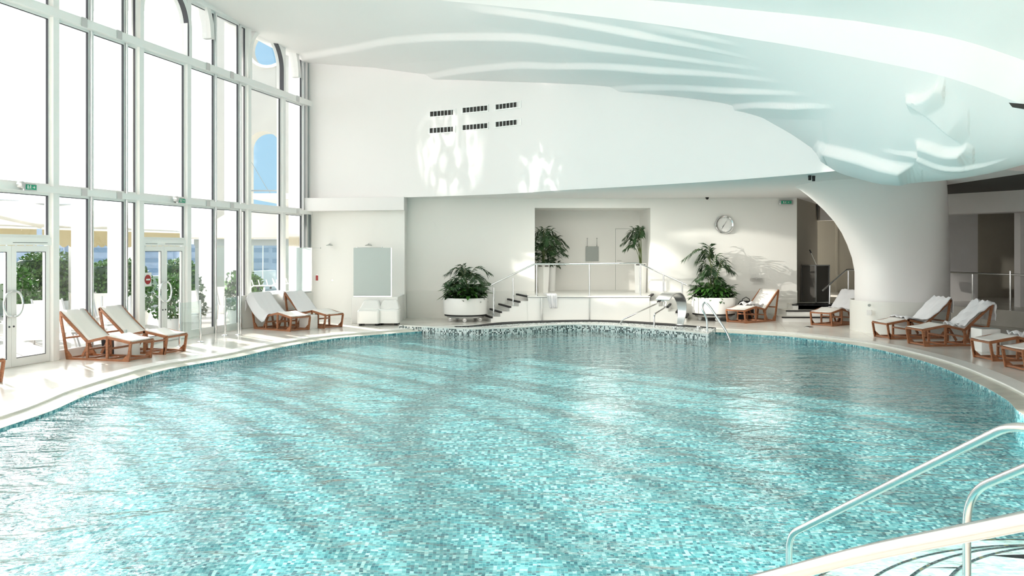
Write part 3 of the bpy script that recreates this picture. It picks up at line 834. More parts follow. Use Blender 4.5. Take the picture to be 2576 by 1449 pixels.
# emergency light units on the lower transom and back wall
def exit_light(loc, rz, label, spot=True, big=1.0, group='green exit lights'):
    t = thing('exit_light', label, 'exit sign', loc, rz, group)
    mb = MB(); mb.rbox((-.16 * big, -.05, -.065), (.16 * big, .03, .065), .03); mb.build('housing', M['steel'], t)
    mb = MB(); mb.box((-.12 * big, -.056, -.045), (.12 * big, -.051, .045)); mb.build('green_panel', M['green'], t)
    # running figure and arrow
    mb = MB(); y = -.060
    mb.sphere((-.02, y, .028), .009, 6); mb.beam((-.02, y, .018), (-.03, y, -.008), .004, .014); mb.beam((-.03, y, -.008), (-.01, y, -.03), .004, .009); mb.beam((-.03, y, -.008), (-.055, y, -.026), .004, .009)
    mb.beam((-.022, y, .012), (.0, y, .0), .004, .007); mb.beam((-.022, y, .012), (-.045, y, .004), .004, .007)
    mb.build('running_figure', M['white'], t); mb = MB(); mb.beam((.03, y, 0), (.08, y, 0), .004, .01); mb.beam((.08, y, 0), (.062, y, .018), .004, .009); mb.beam((.08, y, 0), (.062, y, -.018), .004, .009)
    mb.build('arrow', M['white'], t)
    mb = MB(); mb.box((-.095, y - .002, -.03), (-.07, y + .002, .03)); mb.build('door_symbol', M['white'], t)
    if spot:
        mb = MB(); mb.lathe([(.02, .0), (.055, .02), (.06, .10), (.045, .12), (.002, .12)], 16, (-.25 * big, 0, .03), 'y'); mb.build('spot_head', M['steel'], t)
    return t
exit_light(GW(15.62, -.21, 3.19), RZ + PI, 'green exit light with spot on the transom above the leftmost glass door')
exit_light(GW(20.02, -.21, 3.19), RZ + PI, 'green exit light with spot on the transom above the no-entry door')
for t_ in [o for o in COL.objects if o.name.startswith('exit_light')]: t_.rotation_euler = (0, 0, RZ)
exit_light(Vector((dp(1976, 493, WB).x, WB - .035, 3.49)), 0, 'green exit light high on the back wall right of the clock', False, 1.3)

# ------------------------------------------------------------------ outside
mb = MB(); mb.prism([GW(-6, .12)[:2], GW(30, .12)[:2], (-7.0, 60), (-60, 60), (-60, -6)], -.3, -.03)
struct(mb, 'terrace', M['terrace'])
def GWo(Y, out, z=0): return GW(Y, out, z)
# awning parallel to the glass
def awning(Y0, Y1, label):
    t = thing('awning', label, 'awning', GW((Y0 + Y1) / 2, 6), RZ, 'cream awnings outside the windows')
    L = (Y1 - Y0) / UU.y / 2
    mb = MB()
    rows = []
    for i in range(9):
        s = -L + 2 * L * i / 8
        rows.append([(s, -1 + 4.2 * k / 6, 2.62 + .95 * k / 6 - .06 * math.sin(PI * k / 6) + .03 * math.sin(i * 1.7)) for k in range(7)])
    mb.grid(rows); mb.build('canopy', M['awn'], t, solid=.02)
    mb = MB(); top = []; bot = []; n = int(2 * L / .025)
    for i in range(n + 1):
        s = -L + 2 * L * i / n; ph = (s % .30) / .30
        top.append((s, -1, 2.63)); bot.append((s, -1.0, 2.20 - .07 * math.sin(PI * ph)))
    mb.grid([top, bot], False); mb.build('scalloped_valance', M['valance'], t, solid=.012)
    mb = MB(); mb.tube([(-L, -1, 2.62), (L, -1, 2.62)], .03, 8); mb.build('front_rail', M['frame'], t)
    mb = MB(); mb.tube([(-L, 3.2, 3.57), (L, 3.2, 3.57)], .05, 8); mb.build('back_rail', M['frame'], t)
    for s in (-L + .3, L - .3):
        mb = MB(); mb.box((s - .05, 2.9, -.03), (s + .05, 3.0, 3.5)); mb.build('post', M['frame'], t)
    return t
awning(15.5, 21.5, 'cream awning with scalloped valance seen through the leftmost glass door')
awning(21.7, 27.6, 'cream awning with scalloped valance seen through the no-entry door bay')

# hedges and shrubs built of leaf clusters
def leaf_blob(name, m, parent, dims, n, seed, size=.09, zb=0.0):
    rnd = random.Random(seed); mb = MB(); a, b, c = dims
    for _ in range(n):
        while True:
            x, y, z = rnd.uniform(-1, 1), rnd.uniform(-1, 1), rnd.uniform(0, 1)
            if abs(x) ** 3 + abs(y) ** 3 + z ** 4 <= 1: break
        p = Vector((x * a, y * b, zb + z * c)); d = Vector((rnd.gauss(0, 1), rnd.gauss(0, 1), rnd.gauss(.3, 1))).normalized()
        s = d.orthogonal().normalized(); s.rotate(Matrix.Rotation(rnd.uniform(0, 6.28), 3, d)); k = size * rnd.uniform(.6, 1.3)
        q = d.cross(s)
        mb.add([p - s * k * .45, p + q * k - d * .01, p + s * k * .45, p - q * k * .3], [(0, 1, 2, 3)])
    return mb.build(name, m, parent, fix=False)
def hedge(Y, out, L, D, H, label, seed, planter=True):
    t = thing('hedge', label, 'hedge', GW(Y, out), RZ, 'clipped hedges on the terrace')
    leaf_blob('foliage', M['hedge'], t, (L / 2, D / 2, H - .35), int(2600 * L * H / 4), seed, .10, .32)
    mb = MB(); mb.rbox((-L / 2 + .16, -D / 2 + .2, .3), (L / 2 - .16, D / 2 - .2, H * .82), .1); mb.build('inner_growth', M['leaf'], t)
    if planter:
        mb = MB(); mb.box((-L / 2 - .05, -D / 2 - .05, -.03), (L / 2 + .05, D / 2 + .05, .34)); mb.build('planter_box', M['white'], t)
    return t
hedge(23.2, 9.6, 2.6, .8, 2.2, 'tall green hedge beyond the leftmost glass door', 1)
hedge(27.0, 9.6, 2.6, .8, 2.1, 'tall green hedge behind the first mirrored column', 2)
hedge(31.0, 10.0, 3.2, .9, 1.75, 'green hedge in white box behind the no-entry door', 3)
hedge(34.2, 9.6, 2.2, .9, 1.7, 'green hedge in white box right of the no-entry door', 4)
hedge(28.5, 3.2, 1.5, .9, 1.35, 'grey green shrub in front of the grey pavilion', 5)
def potted_shrub(Y, o_, r, hh, lab, seed):
    t = thing('potted_shrub', lab, 'plant', GW(Y, o_, -.03), 0, 'potted shrubs close outside the windows')
    mb = MB(); mb.lathe([(r * .6, 0), (r * .8, .42), (r * .74, .42), (r * .7, .36), (.01, .36)], 28); mb.build('pot', M['white'], t, sharp=30)
    leaf_blob('foliage', M['leaf2'], t, (r, r, hh), int(700 * hh), seed, .09, .40)
    mb = MB(); mb.tube([(0, 0, .3), (.02, .01, .4 + hh * .6)], .02, 6); mb.build('stem', M['stem'], t)
potted_shrub(21.3, .95, .38, 1.1, 'bushy potted shrub outside, right of the no-entry door', 11)
potted_shrub(23.6, 3.6, .42, 1.25, 'bushy potted shrub outside the middle window bay', 12)
potted_shrub(20.6, 4.6, .36, 1.3, 'tall potted shrub seen between the first two mirrored columns', 13)
# white parapet
mb = MB(); vs = []
for Y0, Y1, o0, o1 in ((10, 44, 10.6, 10.9),):
    struct(wall_mesh('', None, [(Y0, Y1, o0, o1, -.03, .95)]), 'terrace_parapet', M['frame'])
# outdoor sun loungers
def outdoor_lounger():
    t = thing('outdoor_lounger', 'x', 'sun lounger', (0, 0, 0), 0, 'metal outdoor sun loungers on the terrace')
    for s in (-.31, .31):
        mb = MB(); mb.tube(rounded([(-.55, s, .95), (.12, s, .36), (.75, s, .42), (1.3, s, .34)], .15, 4), .022, 8); mb.build('side_rail', M['wicker'], t)
    mb = MB(); rows = []
    for x, z in ((-.53, .93), (.12, .35), (.75, .41), (1.28, .33)): rows.append([(x, -.29, z), (x, .29, z)])
    mb.grid(rows, False); mb.build('sling', M['canvas'], t, solid=.01)
    for x in (-.1, 1.1):
        for s in (-.31, .31):
            mb = MB(); mb.tube([(x, s, .40 if x > 1 else .50), (x + (.12 if x > 0 else -.2), s, -.03)], .02, 8); mb.build('leg', M['wicker'], t)
    return t
ol = outdoor_lounger()
spots = [(17.6, 1.6, -60, 'outdoor lounger just outside the leftmost glass door'), (18.9, 2.2, -50, 'outdoor lounger on the terrace behind the near wooden lounger'), (20.2, 1.6, -65, 'outdoor lounger seen left of the first mirrored column'),
         (21.7, 3.0, -55, 'outdoor lounger seen between the first two mirrored columns'), (23.3, 1.8, -60, 'outdoor lounger seen low through the left leaf of the no-entry door'), (24.7, 3.0, -50, 'outdoor lounger seen low through the right leaf of the no-entry door'),
         (25.8, 2.1, -62, 'outdoor lounger seen behind the glass windbreak'), (18.6, 4.3, 100, 'farther outdoor lounger under the left awning'), (22.4, 4.3, 110, 'farther outdoor lounger under the middle awning'), (17.2, 3.6, 120, 'outdoor lounger beside the parasol table')]
for i, (Y, o_, a, lab) in enumerate(spots):
    o = ol if i == 0 else copy_tree(ol)
    p = GW(Y, o_); o.location = p; o.rotation_euler = (0, 0, R(a)); o['label'] = lab
# white cube tables outside
for i, (Y, o_, lab) in enumerate([(19.35, 1.0, 'white cube table outside beside the first metal lounger'), (22.5, 1.0, 'white cube table outside between the mirrored columns'), (24.95, 1.0, 'white cube table outside behind the glass windbreak')]):
    t = thing('cube_table', lab, 'table', GW(Y, o_, -.03), RZ, 'white cube tables on the terrace')
    mb = MB(); mb.rbox((-.22, -.22, 0), (.22, .22, .42), .02); mb.build('body', M['white'], t)
    mb = MB(); mb.box((-.2, -.2, .42), (.2, .2, .425)); mb.build('table_top', M['frost'], t)
# parasol
def parasol(Y, o_, lab, z=2.5, r=1.6):
    t = thing('parasol', lab, 'parasol', GW(Y, o_, -.03), 0, 'white parasols on the terrace')
    mb = MB(); mb.tube([(0, 0, 0), (0, 0, z + .7)], .025, 10); mb.build('pole', M['frame'], t)
    mb = MB(); mb.lathe([(.32, 0), (.32, .06), (.03, .1)], 24); mb.build('base', M['frame'], t)
    mb = MB(); rows = [[(rr * math.cos(2 * PI * k / 8), rr * math.sin(2 * PI * k / 8), zz) for k in range(8)] for rr, zz in ((.03, z + .65), (r * .5, z + .35), (r, z), (r, z - .15))]
    mb.grid(rows, False, True); mb.build('canopy', M['canvas'], t, solid=.01)
parasol(38.5, 4.5, 'white parasol beyond the middle window bay')
parasol(39.5, 8.8, 'white parasol far beyond the no-entry door')
# gateway building with arch and oculus
t = thing('gateway_building', 'cream building with tall arched opening and round oculus beyond the window', 'building', (0, 0, 0))
FY = 36.0
def fx(px): return (px - 1288) / F * FY
def fz(py): return EYE - (py - HZ) / F * FY
x0, x1 = fx(545), fx(790); ax0, ax1 = fx(622), fx(704); acx = (ax0 + ax1) / 2; aR = (ax1 - ax0) / 2; azs = fz(330) - aR
ocx, ocz, oR = fx(672), fz(118), .76
mb = MB(); n = 24
H1 = 12.2; zm = 8.3
ztop_arch = [(acx - aR * math.cos(PI * k / n), azs + aR * math.sin(PI * k / n)) for k in range(n + 1)]
for y in (FY, FY + .9):
    pass
def slab(poly): mb.prism(poly, FY, FY + .9, 'xz')
slab([(x0, -.05), (ax0, -.05), (ax0, zm), (x0, zm)]); slab([(ax1, -.05), (x1, -.05), (x1, zm), (ax1, zm)])
for k in range(n):
    a, b = ztop_arch[k], ztop_arch[k + 1]; slab([a, b, (b[0], zm), (a[0], zm)])
slab([(x0, zm), (ocx - oR, zm), (ocx - oR, H1), (x0, H1)]); slab([(ocx + oR, zm), (x1, zm), (x1, H1), (ocx + oR, H1)])
for k in range(n):
    a = PI * k / n; b = PI * (k + 1) / n
    xa, xb = ocx - oR * math.cos(a), ocx - oR * math.cos(b)
    slab([(xa, ocz + oR * math.sin(a)), (xb, ocz + oR * math.sin(b)), (xb, H1), (xa, H1)])
    slab([(xa, zm), (xb, zm), (xb, ocz - oR * math.sin(b)), (xa, ocz - oR * math.sin(a))])
mb.build('facade', M['stonefac'], t)
mb = MB(); rows = []
for k in range(n + 1):
    an = 2 * PI * k / n
    rows.append([(ocx + (oR + d) * math.cos(an), y, ocz + (oR + d) * math.sin(an)) for d, y in ((0, FY - .06), (.12, FY - .06), (.12, FY + .02), (0, FY + .02))])
mb.grid(rows, False, True); mb.build('oculus_moulding', M['plaster'], t)
mb = MB(); mb.beam((ax0 - .1, FY + .4, fz(478)), (ax1 + .1, FY + .4, fz(478)), .06, .06); mb.build('balcony_rail', M['greyframe'], t)
mb = MB(); mb.tube([(ax0, FY + .4, fz(400)), ((ax0 + ax1) / 2, FY + .4, fz(470)), (ax1, FY + .4, fz(528))], .012, 6); mb.build('stay_cable', M['greyframe'], t)
# grey pavilion seen low through the same bay
pv = thing('glazed_pavilion', 'grey framed glazed pavilion with canvas roof below the arch building', 'pavilion', GW(29.4, 3.7), 0)
for x in (-1.6, .05, 1.7):
    mb = MB(); mb.box((x - .12, -.1, -.03), (x + .12, .1, 2.25)); mb.build('post', M['greyframe'], pv)
mb = MB(); mb.box((-1.75, -.12, 2.2), (1.85, .12, 2.42)); mb.build('beam', M['greyframe'], pv)
for a, b in ((-1.48, -.07), (.17, 1.58)):
    mb = MB(); mb.box((a, -.01, .02), (b, .01, 2.2)); mb.build('glass_pane', M['rail_glass'], pv)
mb = MB(); mb.grid([[(-2.0, -.3, 2.45), (2.1, -.3, 2.45)], [(-1.2, 2.2, 3.5), (1.6, 2.2, 3.5)]], False); mb.build('canvas_roof', M['awn'], pv, solid=.03)
# distant hill and town
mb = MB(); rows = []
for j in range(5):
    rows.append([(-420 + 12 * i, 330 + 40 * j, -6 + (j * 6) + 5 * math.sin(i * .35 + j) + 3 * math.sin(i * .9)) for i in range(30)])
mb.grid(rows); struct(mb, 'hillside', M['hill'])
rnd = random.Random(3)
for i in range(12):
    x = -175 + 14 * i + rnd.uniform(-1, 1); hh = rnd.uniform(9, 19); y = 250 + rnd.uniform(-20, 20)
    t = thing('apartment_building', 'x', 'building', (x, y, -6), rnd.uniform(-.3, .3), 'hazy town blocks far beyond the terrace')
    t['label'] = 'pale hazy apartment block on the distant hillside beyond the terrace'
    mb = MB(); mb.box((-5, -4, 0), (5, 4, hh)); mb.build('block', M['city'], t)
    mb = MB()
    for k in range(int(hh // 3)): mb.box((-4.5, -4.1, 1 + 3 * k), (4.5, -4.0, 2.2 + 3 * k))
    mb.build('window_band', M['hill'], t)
# ------------------------------------------------------------------ wooden sun loungers
PROF = [(-.17, .89), (.46, .345), (.90, .44), (1.42, .35)]
LW = .31
def make_lounger():
    t = thing('sun_lounger', 'x', 'sun lounger', (0, 0, 0), 0, 'wooden sun loungers beside the pool')
    w = .035
    for s in (-1, 1):
        y = s * LW
        mb = MB()
        P = [(x, y, z) for x, z in PROF]
        for a, b in zip(P, P[1:]): mb.beam(a, b, w, .05)
        for p in P[1:3]: mb.box((p[0] - .02, y - w / 2, p[2] - .03), (p[0] + .02, y + w / 2, p[2] + .02))
        mb.build('side_rail', M['wood'], t)
        mb = MB(); mb.beam((0, y, .02), (1.36, y, .02), w, .04)
        mb.prism([(.0, .035), (.12, .035), (.02, .16), (-.03, .16)], y - w / 2, y + w / 2, 'xz')
        mb.prism([(1.36, .035), (1.24, .035), (1.36, .14), (1.395, .14)], y - w / 2, y + w / 2, 'xz')
        mb.build('floor_runner', M['wood'], t)
        for (x0, z0), (x1, z1) in (((.01, .0), (-.17, .89)), ((.46, .02), (.46, .35)), ((.90, .02), (.90, .44)), ((1.36, 0), (1.42, .35))):
            mb = MB(); mb.beam((x0, y, z0), (x1, y, z1), w, .045, (1, 0, 0)); mb.build('leg', M['wood'], t)
    for x, z in ((-.17, .885), (-.075, .40), (1.42, .345), (.46, .20), (.90, .22), (.03, .03), (1.34, .03), (.46, .03), (.90, .03)):
        mb = MB(); mb.beam((x, -LW, z), (x, LW, z), .04, .035); mb.build('crossbar', M['wood'], t)
    mb = MB(); mb.beam((.29, -LW + .06, .06), (.46, -LW + .06, .33), .03, .045); mb.beam((.29, LW - .06, .06), (.46, LW - .06, .33), .03, .045); mb.build('strut', M['wood'], t)
    mb = MB(); pts = []
    for (a, b) in zip(PROF, PROF[1:]):
        for k in range(6):
            q = k / 6; pts.append((a[0] + (b[0] - a[0]) * q, a[1] + (b[1] - a[1]) * q - .018 * math.sin(PI * q)))
    pts.append(PROF[-1])
    rows = [[(x, -LW + .012 + (2 * LW - .024) * j / 4, z + .032 - .006 * math.sin(PI * j / 4)) for j in range(5)] for x, z in pts]
    mb.grid(rows); mb.build('canvas_sling', M['canvas'], t, solid=.012)
    return t
LG = make_lounger()
def d2(v): return Vector((math.cos(R(v)), math.sin(R(v)), 0))
lspots = [((-8.34, 16.86), -15.4, 'wooden lounger nearest the leftmost glass door, front of the left pair'),
          ((-8.10, 17.95), -15.4, 'wooden lounger of the left pair standing beside the glass windbreak post'),
          ((-6.55, 23.12), -35, 'white draped wooden lounger, left one of the middle pair by the partition'),
          ((-5.86, 23.94), -35, 'wooden lounger, right one of the middle pair by the partition'),
          ((7.42, 25.56), -142, 'wooden lounger right of the round palm planter with a black bag behind it'),
          ((9.50, 24.62), -142, 'wooden lounger half hidden behind the white pillar, below the passage steps'),
          ((10.04, 20.72), -172, 'wooden lounger with towel directly right of the white pillar'),
          ((10.16, 19.16), -174, 'wooden lounger draped with a rumpled towel, second from the pillar'),
          ((10.30, 16.62), -178, 'wooden lounger cut by the right picture edge beside a white cube'),
          ((10.12, 15.20), -180, 'wooden lounger with only its foot end showing at the right edge'),
          ((-9.55, 15.0), -12, 'wooden lounger of which only a foot corner shows at the left edge')]
lspots[-1] = ((-9.42, 13.75), -14, lspots[-1][2])
LO = []
for i, (p, a, lab) in enumerate(lspots):
    o = LG if i == 0 else copy_tree(LG)
    o.location = (p[0], p[1], 0); o.rotation_euler = (0, 0, R(a)); o['label'] = lab; LO.append(o)

def on_lounger(i, x, y, z=0):
    p, a, _ = lspots[i]; v = d2(a) * x; w = Vector((-math.sin(R(a)), math.cos(R(a)), 0)) * y
    return Vector((p[0], p[1], 0)) + v + w + Vector((0, 0, z))
def prof_z(x):
    if x <= PROF[0][0]: return PROF[0][1]
    for a, b in zip(PROF, PROF[1:]):
        if a[0] <= x <= b[0]: return a[1] + (b[1] - a[1]) * (x - a[0]) / (b[0] - a[0])
    return PROF[-1][1]
def towel_on(i, x0, x1, y0, y1, label, seed, over=0.0, wr=.02, name='towel', m=None, group='white towels'):
    """towel following the sling; over = length hanging behind the head end"""
    rnd = random.Random(seed); p, a, _ = lspots[i]
    t = MB(); rows = []
    nx, ny = 34, 16; L = over + (x1 - x0)
    ph = [rnd.uniform(0, 6.28) for _ in range(6)]
    for k in range(nx + 1):
        s = L * k / nx; row = []
        for j in range(ny + 1):
            v = j / ny; y = y0 + (y1 - y0) * v + .02 * math.sin(s * 6 + ph[0])
            wv = wr * (math.sin(y * 34 + 5 * s + ph[1]) + .7 * math.sin(y * 17 - 9 * s + ph[2]) + .5 * math.sin(s * 31 + y * 8 + ph[3]) + 1.4)
            if s < over:
                x = PROF[0][0] - .05 - wv * .6; z = PROF[0][1] + .05 - (over - s)
            else:
                x = x0 + (s - over); z = prof_z(x) + .048 + wv
            e = .0
            if abs(y) > LW + .02: z -= (abs(y) - LW - .02) * 1.6
            row.append((x, y, z))
        rows.append(row)
    t.grid(rows)
    o = t.build(name, m or M['towel'], solid=.01)
    o.location = (p[0], p[1], 0); o.rotation_euler = (0, 0, R(a))
    return tag(o, label, 'towel', group)
towel_on(2, -.17, .55, -.46, .33, 'smooth white cover pulled over the backrest of the left middle lounger', 1, .30, .004, group='smooth white lounger covers')
towel_on(3, -.17, .50, -.33, .33, 'smooth white cover on the backrest of the right middle lounger', 2, .25, .004, group='smooth white lounger covers')
towel_on(4, .50, .98, -.2, .28, 'crumpled white towel on the seat of the lounger beside the black bag', 3, 0, .035)
towel_on(5, -.17, .75, -.36, .36, 'cream towel over the backrest of the lounger behind the pillar', 4, .3, .012)
towel_on(6, -.17, .98, -.45, .34, 'white towel over the lounger directly right of the pillar', 5, .35, .016)
towel_on(7, -.17, .55, -.34, .34, 'rumpled white towel over the second lounger from the pillar', 6, .40, .026)
towel_on(8, -.1, .75, -.30, .30, 'crumpled white towel on the lounger cut by the right edge', 7, .1, .03)
def crumple(loc, r, h, label, seed, m=None, cat='towel', name='towel', group=None):
    rnd = random.Random(seed); mb = MB(); rows = []; ph = [rnd.uniform(0, 6) for _ in range(5)]
    for i in range(11):
        th = PI / 2 * i / 10; row = []
        for k in range(30):
            an = 2 * PI * k / 30
            q = 1 + .18 * math.sin(3 * an + ph[0]) + .14 * math.sin(7 * an + ph[1] + 3 * th) + .1 * math.sin(11 * an + ph[2])
            row.append((loc[0] + r * q * math.cos(an) * math.cos(th), loc[1] + r * .8 * q * math.sin(an) * math.cos(th), loc[2] + h * math.sin(th) * (1 + .25 * math.sin(5 * an + ph[3]) * math.cos(th))))
        rows.append(row)
    mb.grid(rows, True, True); mb.add([rows[-1][0], rows[-1][10], rows[-1][20]], [(0, 1, 2)])
    o = mb.build(name, m or M['towel']); return tag(o, label, cat, group)
# black bag with handle
bg = thing('handbag', 'glossy black bag standing behind the foot of the lounger by the right planter', 'bag', (6.93, 25.98, 0))
mb = MB(); rows = []
for z, a, b in ((0, .22, .12), (.05, .25, .15), (.30, .25, .14), (.44, .22, .10), (.52, .16, .05), (.53, .02, .01)):
    rows.append([(a * math.cos(2 * PI * k / 24), b * math.sin(2 * PI * k / 24), z + .02 * math.sin(3 * 2 * PI * k / 24) * (z > .2)) for k in range(24)])
mb.grid(rows, True, True); mb.add(rows[0], [tuple(range(24))]); mb.build('body', M['black'], bg)
mb = MB(); mb.tube([(-.12, -.05, .48), (-.10, -.07, .60), (0, -.08, .66), (.10, -.07, .60), (.12, -.05, .48)], .012, 8); mb.build('handle', M['black'], bg)

# cube side tables, bin
def cube(loc, s, hgt, label, rz=0, group='white cube side tables'):
    t = thing('side_table', label, 'table', (*loc, 0), rz, group)
    mb = MB(); mb.rbox((-s / 2, -s / 2, 0), (s / 2, s / 2, hgt), .012, 2); mb.build('body', M['white'], t)
    mb = MB(); mb.box((-s / 2 + .02, -s / 2 + .02, hgt), (s / 2 - .02, s / 2 - .02, hgt + .006)); mb.build('table_top', M['frost'], t)
    return t
p = (Vector((-8.34, 16.86, 0)) + Vector((-8.10, 17.95, 0))) / 2 + d2(-15.4) * .66; cube(p[:2], .34, .40, 'white cube side table between the left pair of loungers', R(-15))
p = (Vector((-6.55, 23.12, 0)) + Vector((-5.92, 23.98, 0))) / 2 + d2(-35) * 1.1; cube(p[:2], .34, .36, 'white cube side table between the middle pair of loungers', R(-35))
cube((9.72, 17.95), .40, .46, 'white cube side table between two loungers right of the pillar', R(2))
cube((10.25, 15.95), .36, .40, 'white cube side table between the last two loungers at the right edge', R(2))
p = (Vector((-8.34, 16.86, 0)) + Vector((-8.10, 17.95, 0))) / 2 + d2(-15.4) * .25
t = thing('waste_bin', 'black bin on the floor between the left pair of loungers', 'bin', (p.x, p.y, 0))
mb = MB(); mb.lathe([(.12, 0), (.15, .30), (.155, .31), (.14, .31), (.115, .03)], 28); mb.build('bucket', M['black'], t)
mb = MB(); mb.tube([(.155 * math.cos(2 * PI * k / 24), .155 * math.sin(2 * PI * k / 24), .31) for k in range(24)], .006, 6, True); mb.build('rim', M['steel'], t)
# small things on the floor
t = thing('glass_cup', 'small clear cup standing on the side table of the left pair', 'cup', tuple((Vector((-8.34, 16.86, 0)) + Vector((-8.10, 17.95, 0))) / 2 + d2(-15.4) * .62 + Vector((0, 0, .407))))
mb = MB(); mb.lathe([(.025, 0), (.035, .09), (.032, .09), (.023, .006)], 16); mb.build('cup_wall', M['frost'], t)
o = MB().lathe([(.001, .03), (.06, .025), (.12, .004), (.12, 0)], 20, (0, 0, 0)).build('floor_fitting', M['steel']); o.location = fl(2034, 823); tag(o, 'small round metal fitting on the deck before the passage steps', 'fitting')
# sandals on the floor under the towel
for k, dx in enumerate((0, .14)):
    t = thing('sandal', 'pale sandal on the floor at the foot of the platform, %s of the pair' % ('left' if k == 0 else 'right'), 'sandal', fl(1373, 806) + Vector((dx, .05, 0)), R(40), 'pair of sandals below the platform')
    mb = MB(); mb.prism([(-.04, -.11), (.04, -.11), (.05, .06), (.03, .13), (-.03, .13), (-.05, .05)], 0, .02); mb.build('sole', M['greyp'], t)
    mb = MB(); mb.tube([(-.045, .03, .015), (-.03, .04, .06), (0, .045, .07), (.03, .04, .06), (.045, .03, .015)], .012, 6); mb.build('strap', M['black'], t)

# ------------------------------------------------------------------ middle partition, showers
n_ = Vector((.773, -.635, 0))
def partition(name, a, b, z, th, label_mat):
    a = Vector(a); b = Vector(b); d = (b - a).normalized(); n2 = Vector((-d.y, d.x, 0)) * th
    return [(a.x, a.y), (b.x, b.y), (b.x + n2.x, b.y + n2.y), (a.x + n2.x, a.y + n2.y)]
pa = (-7.14, 22.85, 0); pb = (-5.62, 24.75, 0)
mb = MB(); mb.prism(partition('', pa, pb, 0, .16, 0), 0, .86); pw = struct(mb, 'partition_wall', M['wall2'], bevel=.01)
# frosted screen on the right end of the partition
def screen(a, b, z0, z1, lab, rodto=None):
    t = thing('shower_screen', lab, 'glass screen', (0, 0, 0), 0, 'frosted glass shower screens')
    mb = MB(); mb.prism(partition('', a, b, 0, .014, 0), z0, z1); mb.build('glass_panel', M['frost'], t)
    a = Vector(a); b = Vector(b)
    mb = MB(); mb.box((b.x - .012, b.y - .012, z0), (b.x + .018, b.y + .018, z1)); mb.build('edge_trim', M['steel'], t)
    mb = MB(); mb.beam((a.x, a.y, z0 + .015), (b.x, b.y, z0 + .015), .03, .03); mb.build('bottom_rail', M['steel'], t)
    if rodto:
        c = a.lerp(b, .5) + Vector((0, 0, z1)); mb = MB(); mb.tube([c, Vector(rodto)], .010, 8); mb.sphere(c, .02, 6); mb.sphere(rodto, .022, 6); mb.build('support_rod', M['chrome'], t)
    return t
pd = (Vector(pb) - Vector(pa)).normalized()
s0 = Vector((-6.02, 24.33, 0)); s1 = Vector((-5.66, 24.78, 0))
s0 = dp(742, 745, 24.1); s1 = dp(783, 745, 24.75); s0.z = s1.z = 0
screen(s0, s1, .862, 2.12, 'narrow frosted glass screen on the end of the low partition', dp(806, 624, 26.2))
hw = fl(884, 814); hx1 = (1017 - 1288) / F * 24.6
mb = MB(); mb.box((hw.x, 24.45, 0), (XL - .02, 24.60, .74)); struct(mb, 'partition_wall', M['white'], bevel=.01)
mb = MB(); mb.box((XL - .13, 24.6, 0), (XL - .02, 26.0, .74)); struct(mb, 'partition_wall', M['white'])
screen(Vector(((889 - 1288) / F * 24.5, 24.52, 0)), Vector(((984 - 1288) / F * 24.5, 24.52, 0)), .742, 2.12, 'wide frosted glass screen above the white half wall')
t = thing('support_rod', 'thin horizontal chrome rod above the wide frosted screen', 'rod', (0, 0, 0))
mb = MB(); a = dp(899, 623, 24.53); b = dp(961, 622, 24.53); mb.tube([a, b], .009, 8); mb.sphere(a, .022, 6); mb.sphere(b, .022, 6); mb.build('rod', M['chrome'], t)
for px, lab in ((834, 'chrome shower head on the wall left of the wide frosted screen'), (931, 'chrome shower head on the wall above the wide frosted screen')):
    k = (px - 775) / (1018 - 775); Y = 26.85 - .9 * k; p = dp(px, 613, Y)
    t = thing('wall_shower_fitting', lab, 'shower', p, 0, 'chrome shower heads')
    mb = MB(); mb.tube([(0, .02, 0), (0, -.22, .0), (0, -.30, -.03)], .012, 8); mb.build('arm', M['chrome'], t)
    mb = MB(); mb.lathe([(.10, -.06), (.105, -.045), (.02, -.02), (.015, 0)], 20, (0, -.30, 0)); mb.build('rose', M['greyp'], t)
p = dp(799, 698, 26.72)
t = thing('soap_dispenser', 'small dark red dispenser on the shower wall', 'dispenser', p, 0)
mb = MB(); mb.rbox((-.045, -.08, -.09), (.045, .02, .07), .02); mb.build('body', M['red'], t)
mb = MB(); mb.box((-.02, -.07, .07), (.02, -.02, .10)); mb.box((0, -.06, -.14), (.02, -.04, -.09)); mb.build('nozzle', M['steel'], t)
p = dp(837, 705, 26.56)
t = thing('shower_control', 'square steel shower control plate on the shower wall', 'shower control', p, 0)
mb = MB(); mb.box((-.05, -.02, -.05), (.05, .05, .05)); mb.build('plate', M['steel'], t)
mb = MB(); mb.lathe([(.025, .02), (.025, .05), (.001, .05)], 16, (0, 0, 0), 'y'); mb.build('knob', M['chrome'], t)
mb = MB(); mb.lathe([(.025, .0), (.025, .03), (.001, .03)], 16, (0, 0, .13), 'y'); mb.build('button', M['chrome'], t)

# white low armchairs
def armchair(loc, rz, lab):
    t = thing('low_armchair', lab, 'armchair', loc, rz, 'white low armchairs by the shower wall')
    mb = MB(); mb.rbox((-.30, -.30, .06), (.30, .30, .44), .06, 4); mb.build('seat', M['white'], t)
    mb = MB(); mb.add([(-.29, -.05, .43), (.29, -.05, .43), (.29, .32, .43), (-.29, .32, .43), (-.19, .16, .66), (.19, .16, .66), (.20, .30, .68), (-.20, .30, .68)],
        [(0, 3, 2, 1), (4, 5, 6, 7), (0, 1, 5, 4), (1, 2, 6, 5), (2, 3, 7, 6), (3, 0, 4, 7)]); mb.build('backrest', M['white'], t, bevel=.03)
    for x in (-.22, .22):
        for y in (-.22, .22):
            mb = MB(); mb.lathe([(.045, 0), (.045, .06)], 12, (x, y, 0)); mb.build('foot', M['black'], t)
armchair((fl(946, 812).x - .06, 24.0, 0), R(0), 'white low armchair, left one in front of the half wall')
armchair((fl(991, 808).x + .02, 24.12, 0), R(0), 'white low armchair, right one beside the wall corner')

